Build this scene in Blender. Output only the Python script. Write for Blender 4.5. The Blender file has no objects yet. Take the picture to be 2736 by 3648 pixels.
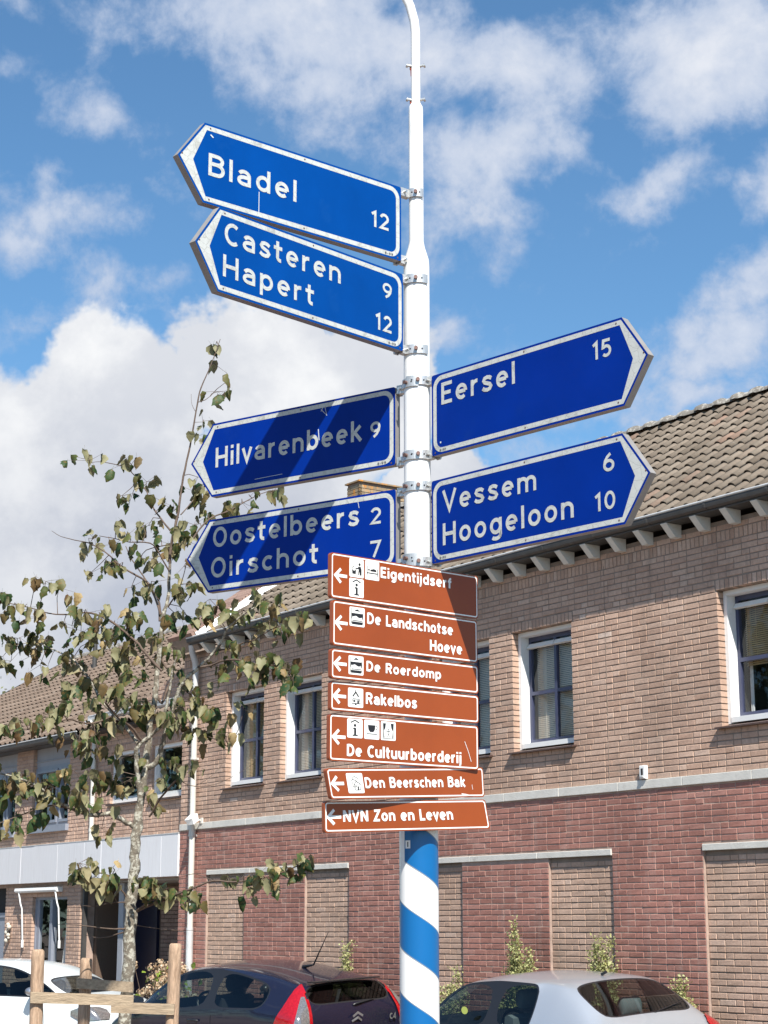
import bpy, bmesh, math, random
from mathutils import Vector, Matrix, noise
R = math.radians
random.seed(11)
SC = bpy.context.scene
COL = SC.collection

# ------------------------------------------------------------------ camera
cam = bpy.data.cameras.new('camera'); camo = bpy.data.objects.new('camera', cam); COL.objects.link(camo)
cam.sensor_fit = 'VERTICAL'; cam.sensor_height = 36.0; cam.lens = 63.9
cam.clip_start = 0.1; cam.clip_end = 3000
camo.location = (0, 0, 1.9); camo.rotation_euler = (R(90 + 12.927), 0, 0)
SC.camera = camo

# ------------------------------------------------------------------ light
SUN_AZ, SUN_EL = 12.5, 48.5          # degrees right of straight behind the camera
S = Vector((math.sin(R(SUN_AZ)) * math.cos(R(SUN_EL)), -math.cos(R(SUN_AZ)) * math.cos(R(SUN_EL)), math.sin(R(SUN_EL))))
sun = bpy.data.lights.new('sun', 'SUN'); suno = bpy.data.objects.new('sun', sun); COL.objects.link(suno)
sun.energy = 5.0; sun.angle = R(0.53); sun.color = (1.0, 0.955, 0.88)
suno.rotation_euler = (-S).to_track_quat('-Z', 'Y').to_euler()
suno.location = S * 60

world = bpy.data.worlds.new('World'); SC.world = world; world.use_nodes = True
def build_sky():
    nt = world.node_tree; N = nt.nodes; L = nt.links; N.clear()
    def n(t, **k):
        x = N.new(t)
        for a, b in k.items(): setattr(x, a, b)
        return x
    def mt(op, a, b=None, c=None, clamp=False):
        x = n('ShaderNodeMath', operation=op, use_clamp=clamp)
        for i, v in enumerate((a, b, c)):
            if v is None: continue
            if isinstance(v, (int, float)): x.inputs[i].default_value = v
            else: L.new(v, x.inputs[i])
        return x.outputs[0]
    sky = n('ShaderNodeTexSky', sky_type='NISHITA', sun_disc=False)
    sky.sun_elevation = R(SUN_EL); sky.sun_rotation = R(180 - SUN_AZ)
    sky.air_density = 1.0; sky.dust_density = 0.3; sky.ozone_density = 3.0; sky.altitude = 0
    tc = n('ShaderNodeTexCoord'); sp = n('ShaderNodeSeparateXYZ'); L.new(tc.outputs['Generated'], sp.inputs[0])
    az = mt('MULTIPLY', mt('ARCTAN2', sp.outputs[0], sp.outputs[1]), 57.2958)
    el = mt('MULTIPLY', mt('ARCSINE', sp.outputs[2]), 57.2958)
    cb = n('ShaderNodeCombineXYZ'); L.new(az, cb.inputs[0]); L.new(el, cb.inputs[1])
    def noise_(scale, det, rough, dist=0.0, vec=None, off=(0, 0, 0), sc=(1, 1, 1)):
        mp = n('ShaderNodeMapping'); mp.inputs['Location'].default_value = off; mp.inputs['Scale'].default_value = sc
        L.new(vec if vec else tc.outputs['Generated'], mp.inputs[0])
        x = n('ShaderNodeTexNoise'); x.inputs['Scale'].default_value = scale; x.inputs['Detail'].default_value = det
        x.inputs['Roughness'].default_value = rough; x.inputs['Distortion'].default_value = dist
        L.new(mp.outputs[0], x.inputs['Vector']); return x
    # ragged edges: the coordinates are pushed about by noise
    w1 = noise_(14, 5, .62)
    sub = n('ShaderNodeVectorMath', operation='SUBTRACT'); L.new(w1.outputs['Color'], sub.inputs[0]); sub.inputs[1].default_value = (.5, .5, .5)
    mul = n('ShaderNodeVectorMath', operation='MULTIPLY'); L.new(sub.outputs[0], mul.inputs[0]); mul.inputs[1].default_value = (5.0, 3.4, 0)
    add = n('ShaderNodeVectorMath', operation='ADD'); L.new(cb.outputs[0], add.inputs[0]); L.new(mul.outputs[0], add.inputs[1])
    def blobs(lst, vec):
        cur = None
        for (x, y, rx, ry, rot, w) in lst:
            mp = n('ShaderNodeMapping', vector_type='TEXTURE')
            mp.inputs['Location'].default_value = (x, y, 0); mp.inputs['Rotation'].default_value = (0, 0, R(rot)); mp.inputs['Scale'].default_value = (rx, ry, 1)
            L.new(vec, mp.inputs[0])
            g = n('ShaderNodeTexGradient', gradient_type='SPHERICAL'); L.new(mp.outputs[0], g.inputs[0])
            v = mt('MULTIPLY', g.outputs['Fac'], w)
            cur = v if cur is None else mt('MAXIMUM', cur, v)
        return cur
    thin = [(-12.3, 27.9, 4.2, 2.0, 0, 1.0), (-2.2, 27.4, 7.5, 2.4, -6, 1.25), (-2.0, 26.3, 4.5, 2.2, -12, 1.0), (4.3, 26.8, 6.6, 2.9, -8, 1.35),
            (9.8, 27.2, 6.5, 3.2, 0, 1.4), (4.2, 24.4, 5.6, 2.4, -14, 1.15), (10.5, 25.3, 4.8, 2.6, 12, 1.3), (5.4, 23.4, 2.4, 1.1, 25, .9),
            (9.0, 22.9, 4.2, 1.9, 8, 1.2), (12.6, 22.5, 1.9, 2.4, 0, 1.1), (12.2, 19.8, 3.2, 1.7, 12, 1.25), (11.6, 17.9, 3.8, 2.4, 14, 1.35),
            (10.6, 16.5, 4.2, 1.6, 8, 1.3), (-10.1, 22.0, 5.0, 2.0, 5, 1.15), (-8.0, 19.9, 2.9, 1.7, 0, .95), (-11.8, 20.6, 2.8, 1.5, 10, .85),
            (-9.8, 25.2, 3.4, 1.3, -20, .62), (-12.1, 26.2, 2.8, 1.4, -10, .75), (-7.1, 23.4, 2.2, 1.0, -12, .6), (-11.5, 18.2, 3.0, 1.3, 5, .6),
            (1.5, 18.6, 2.6, 1.2, 0, .35), (2.0, 22.5, 2.6, .8, 30, .35), (8.0, 20.8, 2.2, .8, 25, .5)]
    bank = [(-11.3, 13.2, 6.0, 4.6, 0, 1.3), (-8.4, 16.3, 2.6, 2.9, 0, 1.3), (-5.4, 17.5, 2.5, 2.6, 0, 1.3), (-2.2, 16.2, 4.4, 3.0, 0, 1.3), (-3.6, 18.0, 1.3, 1.3, 0, 1.3), (-9.8, 15.6, 2.4, 2.4, 0, 1.3),
            (-.3, 16.7, 2.4, 2.6, 0, 1.3), (1.9, 14.0, 2.0, 1.7, 0, 1.2), (-6, 10.0, 12.0, 7.0, 0, 1.5), (-16, 9, 9, 7, 0, 1.5), (9, 4.0, 17, 8.5, 0, 1.2), (22, 8, 12, 9, 0, 1.3), (-32, 12, 16, 10, 10, 1.2)]
    bt = blobs(thin, add.outputs[0]); bb = blobs(bank, add.outputs[0])
    f1 = noise_(9, 9, .60, .25, off=(3.1, 1.7, .4)); f2 = noise_(22, 8, .62, .15, off=(.4, 2.2, 5.1))
    fb = mt('ADD', mt('MULTIPLY', f1.outputs[0], .56), mt('MULTIPLY', f2.outputs[0], .44))
    dthin = mt('ADD', mt('MULTIPLY', bt, .55), mt('MULTIPLY', mt('SUBTRACT', fb, .5), 3.0))
    def ramp(v, a, b):
        m = n('ShaderNodeMapRange', interpolation_type='SMOOTHSTEP'); L.new(v, m.inputs[0])
        m.inputs[1].default_value = a; m.inputs[2].default_value = b; return m.outputs[0]
    a_thin = mt('MULTIPLY', ramp(dthin, .08, .56), .90)
    dbank = mt('ADD', mt('MULTIPLY', bb, 1.5), mt('MULTIPLY', mt('SUBTRACT', fb, .5), 1.7))
    a_bank = ramp(dbank, .18, .55)
    # thickness shading of the clouds
    g1 = noise_(5.5, 7, .55, .3, off=(7, 3, 1)); g2 = noise_(16, 6, .6, off=(1, 8, 2))
    sh = mt('ADD', mt('MULTIPLY', g1.outputs[0], .6), mt('MULTIPLY', g2.outputs[0], .4))
    hi = ramp(el, 10.0, 18.5)
    lit = mt('ADD', mt('MULTIPLY', ramp(sh, .42, .60), .55), mt('MULTIPLY', hi, .45))
    cbank = n('ShaderNodeMix', data_type='RGBA'); L.new(lit, cbank.inputs[0]); cbank.inputs[6].default_value = (3.15, 3.4, 4.0, 1); cbank.inputs[7].default_value = (6.1, 6.15, 6.2, 1)
    cthin = n('ShaderNodeMix', data_type='RGBA'); L.new(ramp(dthin, .3, 1.1), cthin.inputs[0]); cthin.inputs[6].default_value = (3.2, 3.75, 4.8, 1); cthin.inputs[7].default_value = (5.5, 5.6, 5.9, 1)
    grade = n('ShaderNodeMix', data_type='RGBA', blend_type='MULTIPLY'); grade.inputs[0].default_value = 1
    L.new(sky.outputs[0], grade.inputs[6]); grade.inputs[7].default_value = SKY_TINT
    m1 = n('ShaderNodeMix', data_type='RGBA'); L.new(a_thin, m1.inputs[0]); L.new(grade.outputs[2], m1.inputs[6]); L.new(cthin.outputs[2], m1.inputs[7])
    m2 = n('ShaderNodeMix', data_type='RGBA'); L.new(a_bank, m2.inputs[0]); L.new(m1.outputs[2], m2.inputs[6]); L.new(cbank.outputs[2], m2.inputs[7])
    bg = n('ShaderNodeBackground'); bg.inputs[1].default_value = 0.10; L.new(m2.outputs[2], bg.inputs[0])
    out = n('ShaderNodeOutputWorld'); L.new(bg.outputs[0], out.inputs[0])
SKY_TINT = (.64, .88, .96, 1)
build_sky()
world.cycles.sampling_method = 'MANUAL'; world.cycles.sample_map_resolution = 512
SC.view_settings.view_transform = 'Standard'; SC.view_settings.look = 'None'
SC.view_settings.gamma = 1; SC.view_settings.exposure = 0.70; SC.view_settings.use_curve_mapping = False
SC.cycles.max_bounces = 8; SC.cycles.transparent_max_bounces = 16; SC.cycles.caustics_reflective = False; SC.cycles.caustics_refractive = False

# ------------------------------------------------------------------ helpers
def tag(o, label=None, cat=None, group=None, kind=None):
    if label: o['label'] = label
    if cat: o['category'] = cat
    if group: o['group'] = group
    if kind: o['kind'] = kind
    return o
def empty(name, loc=(0, 0, 0), rz=0.0, label=None, cat=None, group=None, parent=None):
    o = bpy.data.objects.new(name, None); COL.objects.link(o); o.location = loc; o.rotation_euler = (0, 0, rz)
    o.empty_display_size = .1
    if parent: o.parent = parent
    return tag(o, label, cat, group)
def put(name, me, parent=None, loc=None, rot=None, scale=None):
    o = bpy.data.objects.new(name, me); COL.objects.link(o)
    if parent: o.parent = parent
    if loc is not None: o.location = loc
    if rot is not None: o.rotation_euler = rot
    if scale is not None: o.scale = scale
    return o
class MB:
    """collects geometry for ONE mesh"""
    def __init__(s): s.v = []; s.f = []; s.m = []; s.t = []; s.sm = []
    def add(s, vs, fs, mat=0, tone=0.0, smooth=False):
        b = len(s.v); s.v += [tuple(p) for p in vs]
        for f in fs: s.f.append(tuple(b + i for i in f)); s.m.append(mat); s.t.append(tone); s.sm.append(smooth)
    def box(s, x0, x1, y0, y1, z0, z1, mat=0, tone=0.0):
        vs = [(x0,y0,z0),(x1,y0,z0),(x1,y1,z0),(x0,y1,z0),(x0,y0,z1),(x1,y0,z1),(x1,y1,z1),(x0,y1,z1)]
        s.add(vs, [(0,3,2,1),(4,5,6,7),(0,1,5,4),(1,2,6,5),(2,3,7,6),(3,0,4,7)], mat, tone)
    def bbox(s, x0, x1, y0, y1, z0, z1, c, mat=0):
        """box with chamfered edges along all sides of the front (y0) face"""
        vs = [(x0+c,y0,z0+c),(x1-c,y0,z0+c),(x1-c,y0,z1-c),(x0+c,y0,z1-c),(x0,y0+c,z0),(x1,y0+c,z0),(x1,y0+c,z1),(x0,y0+c,z1),(x0,y1,z0),(x1,y1,z0),(x1,y1,z1),(x0,y1,z1)]
        s.add(vs, [(0,1,2,3),(4,5,1,0),(5,6,2,1),(6,7,3,2),(7,4,0,3),(8,9,5,4),(9,10,6,5),(10,11,7,6),(11,8,4,7),(11,10,9,8)], mat)
    def tube(s, pts, rad, n=8, mat=0, caps=True, tone=0.0, smooth=True):
        P = [Vector(p) for p in pts]; rad = rad if isinstance(rad, (list, tuple)) else [rad] * len(P)
        vs = []; up = None
        for i, p in enumerate(P):
            d = (P[min(i+1, len(P)-1)] - P[max(i-1, 0)]).normalized()
            if up is None: up = d.orthogonal().normalized()
            a = (up - d * up.dot(d)).normalized() if abs(up.dot(d)) < .999 else d.orthogonal().normalized()
            up = a; b = d.cross(a)
            for k in range(n):
                t = 2 * math.pi * k / n; vs.append(p + (a * math.cos(t) + b * math.sin(t)) * rad[i])
        fs = [(i*n+k, i*n+(k+1) % n, (i+1)*n+(k+1) % n, (i+1)*n+k) for i in range(len(P)-1) for k in range(n)]
        s.add(vs, fs, mat, tone, smooth)
        if caps:
            s.add(vs[:n], [tuple(reversed(range(n)))], mat, tone); s.add(vs[-n:], [tuple(range(n))], mat, tone)
    def lathe(s, prof, n=32, mat=0, c=(0, 0), smooth=True):
        vs = [(c[0] + r*math.cos(2*math.pi*k/n), c[1] + r*math.sin(2*math.pi*k/n), z) for r, z in prof for k in range(n)]
        fs = [(i*n+k, i*n+(k+1) % n, (i+1)*n+(k+1) % n, (i+1)*n+k) for i in range(len(prof)-1) for k in range(n)]
        s.add(vs, fs, mat, 0, smooth)
    def prism(s, poly, d0, d1, axis='y', mat=0, side=None, tone=0.0):
        """poly in the plane across the axis (counter-clockwise seen from the -axis side for y)"""
        def P(a, b, d): return {'y': (a, d, b), 'x': (d, a, b), 'z': (a, b, d)}[axis]
        n = len(poly); vs = [P(a, b, d0) for a, b in poly] + [P(a, b, d1) for a, b in poly]
        s.add(vs, [tuple(range(n)), tuple(reversed(range(n, 2*n)))], mat, tone)
        s.add(vs, [(i, i+n, (i+1) % n + n, (i+1) % n) for i in range(n)], mat if side is None else side, tone)
    def mesh(s, name, mats, tones=False, fix=True):
        me = bpy.data.meshes.new(name); me.from_pydata(s.v, [], s.f)
        mats = mats if isinstance(mats, (list, tuple)) else [mats]
        for m in mats: me.materials.append(m)
        me.polygons.foreach_set('material_index', s.m); me.polygons.foreach_set('use_smooth', s.sm)
        if tones:
            at = me.attributes.new('tone', 'FLOAT', 'FACE'); at.data.foreach_set('value', s.t)
        me.update()
        if fix:
            bm = bmesh.new(); bm.from_mesh(me); bmesh.ops.recalc_face_normals(bm, faces=bm.faces); bm.to_mesh(me); bm.free()
        return me
    def build(s, name, mats, parent=None, loc=None, rot=None, tones=False, fix=True):
        o = put(name, s.mesh(name, mats, tones, fix), parent, loc, rot)
        if tones: o.color = (0, 0, 0, 1)
        return o

# ------------------------------------------------------------------ materials
def mat(name, col, rough=.6, metal=0.0, spec=.5, bump=0.0, bscale=60, var=0.0, vscale=8, coat=0.0, dirt=None, dscale=3, ddet=6, dthr=(.5, .7), rscale=(1,1,1)):
    m = bpy.data.materials.new(name); m.use_nodes = True; nt = m.node_tree; b = nt.nodes['Principled BSDF']; L = nt.links
    b.inputs['Roughness'].default_value = rough; b.inputs['Metallic'].default_value = metal
    b.inputs['Specular IOR Level'].default_value = spec; b.inputs['Coat Weight'].default_value = coat; b.inputs['Coat Roughness'].default_value = .04
    tc = nt.nodes.new('ShaderNodeTexCoord'); cur = None
    mp = nt.nodes.new('ShaderNodeMapping'); mp.inputs['Scale'].default_value = rscale; L.new(tc.outputs['Object'], mp.inputs[0])
    def nz(sc, det=5, ro=.6):
        x = nt.nodes.new('ShaderNodeTexNoise'); x.inputs['Scale'].default_value = sc; x.inputs['Detail'].default_value = det; x.inputs['Roughness'].default_value = ro
        L.new(mp.outputs[0], x.inputs['Vector']); return x.outputs[0]
    def mix(f, a, bb, bt='MIX'):
        x = nt.nodes.new('ShaderNodeMix'); x.data_type = 'RGBA'; x.blend_type = bt
        for i, v in ((0, f), (6, a), (7, bb)):
            if isinstance(v, (int, float)): x.inputs[i].default_value = v
            elif isinstance(v, tuple): x.inputs[i].default_value = v if len(v) == 4 else (*v, 1)
            else: L.new(v, x.inputs[i])
        return x.outputs[2]
    def rmp(v, a, c):
        x = nt.nodes.new('ShaderNodeMapRange'); L.new(v, x.inputs[0]); x.inputs[1].default_value = a; x.inputs[2].default_value = c; return x.outputs[0]
    cur = (*col, 1)
    if var:
        lo = tuple(max(0, c * (1 - var)) for c in col); hi = tuple(min(1, c * (1 + var)) for c in col)
        cur = mix(rmp(nz(vscale), .3, .7), lo, hi)
    if dirt:
        cur = mix(rmp(nz(dscale, ddet, .65), *dthr), cur, dirt)
    if isinstance(cur, tuple): b.inputs['Base Color'].default_value = cur
    else: L.new(cur, b.inputs['Base Color'])
    if bump:
        bp = nt.nodes.new('ShaderNodeBump'); bp.inputs['Strength'].default_value = bump; bp.inputs['Distance'].default_value = .01
        L.new(nz(bscale, 6), bp.inputs['Height']); L.new(bp.outputs[0], b.inputs['Normal'])
    return m
def toned(name, stops, rough=.85, bump=.35, bscale=90, spotcol=None, spots=(.60, .68), sscale=18, grime=None, streak_pale=False):
    """one piece, one tone: tone comes from the object's own colour or from the face attribute"""
    m = bpy.data.materials.new(name); m.use_nodes = True; nt = m.node_tree; b = nt.nodes['Principled BSDF']; L = nt.links; N = nt.nodes
    b.inputs['Roughness'].default_value = rough; b.inputs['Specular IOR Level'].default_value = .25
    at = N.new('ShaderNodeAttribute'); at.attribute_name = 'tone'; oi = N.new('ShaderNodeObjectInfo')
    sp = N.new('ShaderNodeSeparateColor'); L.new(oi.outputs['Color'], sp.inputs[0])
    has = N.new('ShaderNodeMath'); has.operation = 'ADD'; L.new(at.outputs['Fac'], has.inputs[0]); L.new(sp.outputs[2], has.inputs[1])
    rp = N.new('ShaderNodeValToRGB'); L.new(has.outputs[0], rp.inputs[0])
    while len(rp.color_ramp.elements) < len(stops): rp.color_ramp.elements.new(.5)
    for i, (p, c) in enumerate(stops): e = rp.color_ramp.elements[i]; e.position = p; e.color = (*c, 1)
    geo = N.new('ShaderNodeNewGeometry')
    nz = N.new('ShaderNodeTexNoise'); nz.inputs['Scale'].default_value = 34; nz.inputs['Detail'].default_value = 6; nz.inputs['Roughness'].default_value = .7; L.new(geo.outputs['Position'], nz.inputs['Vector'])
    mr = N.new('ShaderNodeMapRange'); mr.inputs[1].default_value = .25; mr.inputs[2].default_value = .75; mr.inputs[3].default_value = .80; mr.inputs[4].default_value = 1.18; L.new(nz.outputs[0], mr.inputs[0])
    mx = N.new('ShaderNodeMix'); mx.data_type = 'RGBA'; mx.blend_type = 'MULTIPLY'; mx.inputs[0].default_value = 1
    L.new(rp.outputs[0], mx.inputs[6]); L.new(mr.outputs[0], mx.inputs[7]); cur = mx.outputs[2]
    if spotcol:
        n2 = N.new('ShaderNodeTexNoise'); n2.inputs['Scale'].default_value = sscale; n2.inputs['Detail'].default_value = 7; n2.inputs['Roughness'].default_value = .65; L.new(geo.outputs['Position'], n2.inputs['Vector'])
        r2 = N.new('ShaderNodeMapRange'); r2.inputs[1].default_value = spots[0]; r2.inputs[2].default_value = spots[1]; L.new(n2.outputs[0], r2.inputs[0])
        m2 = N.new('ShaderNodeMix'); m2.data_type = 'RGBA'; L.new(r2.outputs[0], m2.inputs[0]); L.new(cur, m2.inputs[6]); m2.inputs[7].default_value = (*spotcol, 1); cur = m2.outputs[2]
    if grime:
        n3 = N.new('ShaderNodeTexNoise'); n3.inputs['Scale'].default_value = 1.1; n3.inputs['Detail'].default_value = 5; L.new(geo.outputs['Position'], n3.inputs['Vector'])
        r3 = N.new('ShaderNodeMapRange'); r3.inputs[1].default_value = .35; r3.inputs[2].default_value = .7; r3.inputs[3].default_value = 1 - grime; r3.inputs[4].default_value = 1 + grime; L.new(n3.outputs[0], r3.inputs[0])
        m3 = N.new('ShaderNodeMix'); m3.data_type = 'RGBA'; m3.blend_type = 'MULTIPLY'; m3.inputs[0].default_value = 1; L.new(cur, m3.inputs[6]); L.new(r3.outputs[0], m3.inputs[7]); cur = m3.outputs[2]
    if grime:      # rain streaks
        mp5 = N.new('ShaderNodeMapping'); mp5.inputs['Scale'].default_value = (5, 5, .55); L.new(geo.outputs['Position'], mp5.inputs[0])
        n5 = N.new('ShaderNodeTexNoise'); n5.inputs['Scale'].default_value = 1.6; n5.inputs['Detail'].default_value = 6; n5.inputs['Roughness'].default_value = .65; L.new(mp5.outputs[0], n5.inputs['Vector'])
        r5 = N.new('ShaderNodeMapRange'); r5.inputs[1].default_value = .55; r5.inputs[2].default_value = .78; r5.inputs[3].default_value = 0; r5.inputs[4].default_value = .32; L.new(n5.outputs[0], r5.inputs[0])
        m5 = N.new('ShaderNodeMix'); m5.data_type = 'RGBA'; L.new(r5.outputs[0], m5.inputs[0]); L.new(cur, m5.inputs[6]); m5.inputs[7].default_value = (.50, .42, .37, 1) if streak_pale else (.13, .11, .09, 1); cur = m5.outputs[2]
    L.new(cur, b.inputs['Base Color'])
    bp = N.new('ShaderNodeBump'); bp.inputs['Strength'].default_value = bump; bp.inputs['Distance'].default_value = .006
    n4 = N.new('ShaderNodeTexNoise'); n4.inputs['Scale'].default_value = bscale; n4.inputs['Detail'].default_value = 5; L.new(geo.outputs['Position'], n4.inputs['Vector'])
    L.new(n4.outputs[0], bp.inputs['Height']); L.new(bp.outputs[0], b.inputs['Normal'])
    return m
def glass(name, tint=(.55, .6, .58), refl=.08):
    m = bpy.data.materials.new(name); m.use_nodes = True; nt = m.node_tree; N = nt.nodes; L = nt.links; N.remove(N['Principled BSDF'])
    t = N.new('ShaderNodeBsdfTransparent'); t.inputs[0].default_value = (*tint, 1)
    g = N.new('ShaderNodeBsdfGlossy'); g.inputs['Roughness'].default_value = .015; g.inputs[0].default_value = (.95, .97, 1, 1)
    lw = N.new('ShaderNodeLayerWeight'); lw.inputs[0].default_value = .5
    pw = N.new('ShaderNodeMath'); pw.operation = 'POWER'; L.new(lw.outputs['Facing'], pw.inputs[0]); pw.inputs[1].default_value = 4.0
    ad = N.new('ShaderNodeMath'); ad.operation = 'MULTIPLY_ADD'; ad.use_clamp = True; L.new(pw.outputs[0], ad.inputs[0]); ad.inputs[1].default_value = .9; ad.inputs[2].default_value = refl
    mx = N.new('ShaderNodeMixShader'); L.new(ad.outputs[0], mx.inputs[0]); L.new(t.outputs[0], mx.inputs[1]); L.new(g.outputs[0], mx.inputs[2])
    L.new(mx.outputs[0], N['Material Output'].inputs[0]); return m
M = {}
M['mortar_grey'] = mat('mortar_grey', (.25, .195, .155), .95, bump=.5, bscale=150, var=.2)
M['mortar_light'] = mat('mortar_light', (.40, .29, .235), .95, bump=.5, bscale=150, var=.2)
M['brick_buff'] = toned('brick_buff', [(0, (.44, .288, .212)), (.35, (.49, .33, .248)), (.7, (.535, .37, .28)), (.97, (.56, .40, .31)), (1, (.58, .45, .37))], grime=.15)
M['brick_red'] = toned('brick_red', [(0, (.31, .143, .112)), (.4, (.35, .165, .130)), (.75, (.38, .185, .147)), (1, (.41, .215, .175))], spotcol=(.42, .31, .26), spots=(.64, .86), sscale=22, grime=.15, streak_pale=True)
M['brick_pale'] = toned('brick_pale', [(0, (.45, .30, .222)), (.4, (.495, .335, .25)), (.85, (.53, .367, .28)), (1, (.55, .40, .315))], grime=.14)
M['roof_tile'] = toned('roof_tile', [(0, (.145, .115, .087)), (.5, (.19, .153, .118)), (.85, (.22, .18, .14)), (1, (.23, .155, .115))], rough=.8, spotcol=(.26, .24, .20), spots=(.64, .72), sscale=9, grime=.1)
M['roof_tile_red'] = toned('roof_tile_red', [(0, (.155, .110, .083)), (.5, (.205, .150, .113)), (1, (.24, .185, .145))], rough=.85, spotcol=(.36, .30, .27), spots=(.62, .74), sscale=12, grime=.1)
M['ridge'] = toned('ridge_tile', [(0, (.13, .12, .105)), (1, (.19, .175, .155))], spotcol=(.34, .325, .295), spots=(.5, .6), sscale=16)
M['coping'] = toned('coping_brick', [(0, (.24, .15, .12)), (1, (.33, .22, .17))], grime=.1)
M['chimney_brick'] = toned('chimney_brick', [(0, (.22, .16, .10)), (.6, (.33, .25, .16)), (1, (.38, .30, .20))], spotcol=(.55, .24, .05), spots=(.52, .62), sscale=7)
M['concrete'] = mat('concrete', (.60, .58, .53), .85, bump=.3, bscale=70, var=.10, vscale=6, dirt=(.30, .29, .27), dthr=(.58, .8), dscale=5)
M['white_paint'] = mat('white_paint', (.80, .80, .78), .45, var=.03, dirt=(.62, .60, .56), dthr=(.6, .85), dscale=9)
M['fascia'] = mat('fascia_paint', (.70, .69, .70), .5, var=.04, dirt=(.52, .49, .48), dthr=(.56, .9), dscale=4, rscale=(6, 6, .5))
M['rafter_paint'] = mat('rafter_paint', (.62, .62, .58), .8, bump=.3, bscale=40, var=.08)
M['blue_paint'] = mat('blue_window_paint', (.055, .062, .115), .35, var=.1)
M['slate_paint'] = mat('slate_window_paint', (.25, .27, .32), .4, var=.05)
M['panel_grey'] = mat('grey_panel', (.33, .34, .37), .6, var=.05)
M['gutter'] = mat('gutter_zinc_dark', (.060, .056, .052), .55, metal=.0, var=.2)
M['zinc'] = mat('zinc', (.56, .56, .55), .5, metal=.15, var=.12)
M['pvc_white'] = mat('downpipe_white', (.60, .58, .53), .4, var=.05, dirt=(.5, .46, .4), dthr=(.62, .85), dscale=6)
M['sill'] = mat('sill_tile_brown', (.085, .050, .040), .35, var=.2, bump=.2)
M['glass'] = glass('window_glass', (.92, .93, .90), .035)
M['blind_w'] = mat('blind_white', (.82, .72, .62), .5)
M['blind_t'] = mat('blind_tan', (.62, .45, .26), .55)
M['curtain'] = mat('curtain', (.70, .71, .74), .9, var=.1, vscale=20)
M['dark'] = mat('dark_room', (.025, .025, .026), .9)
M['navy'] = mat('navy_door', (.010, .013, .035), .35)
M['deck'] = mat('roof_deck', (.045, .035, .03), .9)
M['soffit'] = mat('soffit', (.26, .22, .19), .8)
M['alu'] = mat('cast_aluminium', (.58, .58, .57), .42, metal=.65, var=.1, vscale=30, bump=.1, bscale=90)
M['bolt'] = mat('rusty_bolt', (.17, .10, .085), .6, metal=.5, var=.4, vscale=90)
M['steel'] = mat('galvanised_bolt', (.62, .62, .60), .35, metal=.8)
# ------------------------------------------------------------------ the tree's measured limbs (x, y, z, radius) and leaf clusters
TRUNK=[[-1.714,12.5,1.299,0.052],[-1.716,12.5,1.481,0.05],[-1.715,12.5,1.603,0.048],[-1.691,12.5,1.944,0.046],[-1.701,12.5,2.05,0.044],[-1.692,12.5,2.197,0.043],[-1.685,12.5,2.332,0.041],[-1.682,12.5,2.467,0.04],[-1.667,12.5,2.63,0.036],[-1.648,12.5,2.78,0.031],[-1.632,12.5,2.945,0.028],[-1.62,12.5,3.111,0.026],[-1.604,12.5,3.278,0.024],[-1.581,12.5,3.446,0.022],[-1.571,12.5,3.586,0.02],[-1.557,12.5,3.742,0.018],[-1.543,12.5,3.998,0.016],[-1.508,12.5,4.146,0.0135],[-1.503,12.5,4.334,0.012],[-1.497,12.5,4.523,0.0105],[-1.472,12.5,4.669,0.0095],[-1.449,12.5,4.772,0.0085],[-1.431,12.5,4.964,0.0075],[-1.401,12.5,5.142,0.0068],[-1.369,12.5,5.321,0.006],[-1.335,12.5,5.562,0.0052],[-1.312,12.5,5.683,0.0045],[-1.257,12.5,5.82,0.0038],[-1.215,12.5,5.942,0.003],[-1.181,12.5,6.049,0.002]]
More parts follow.
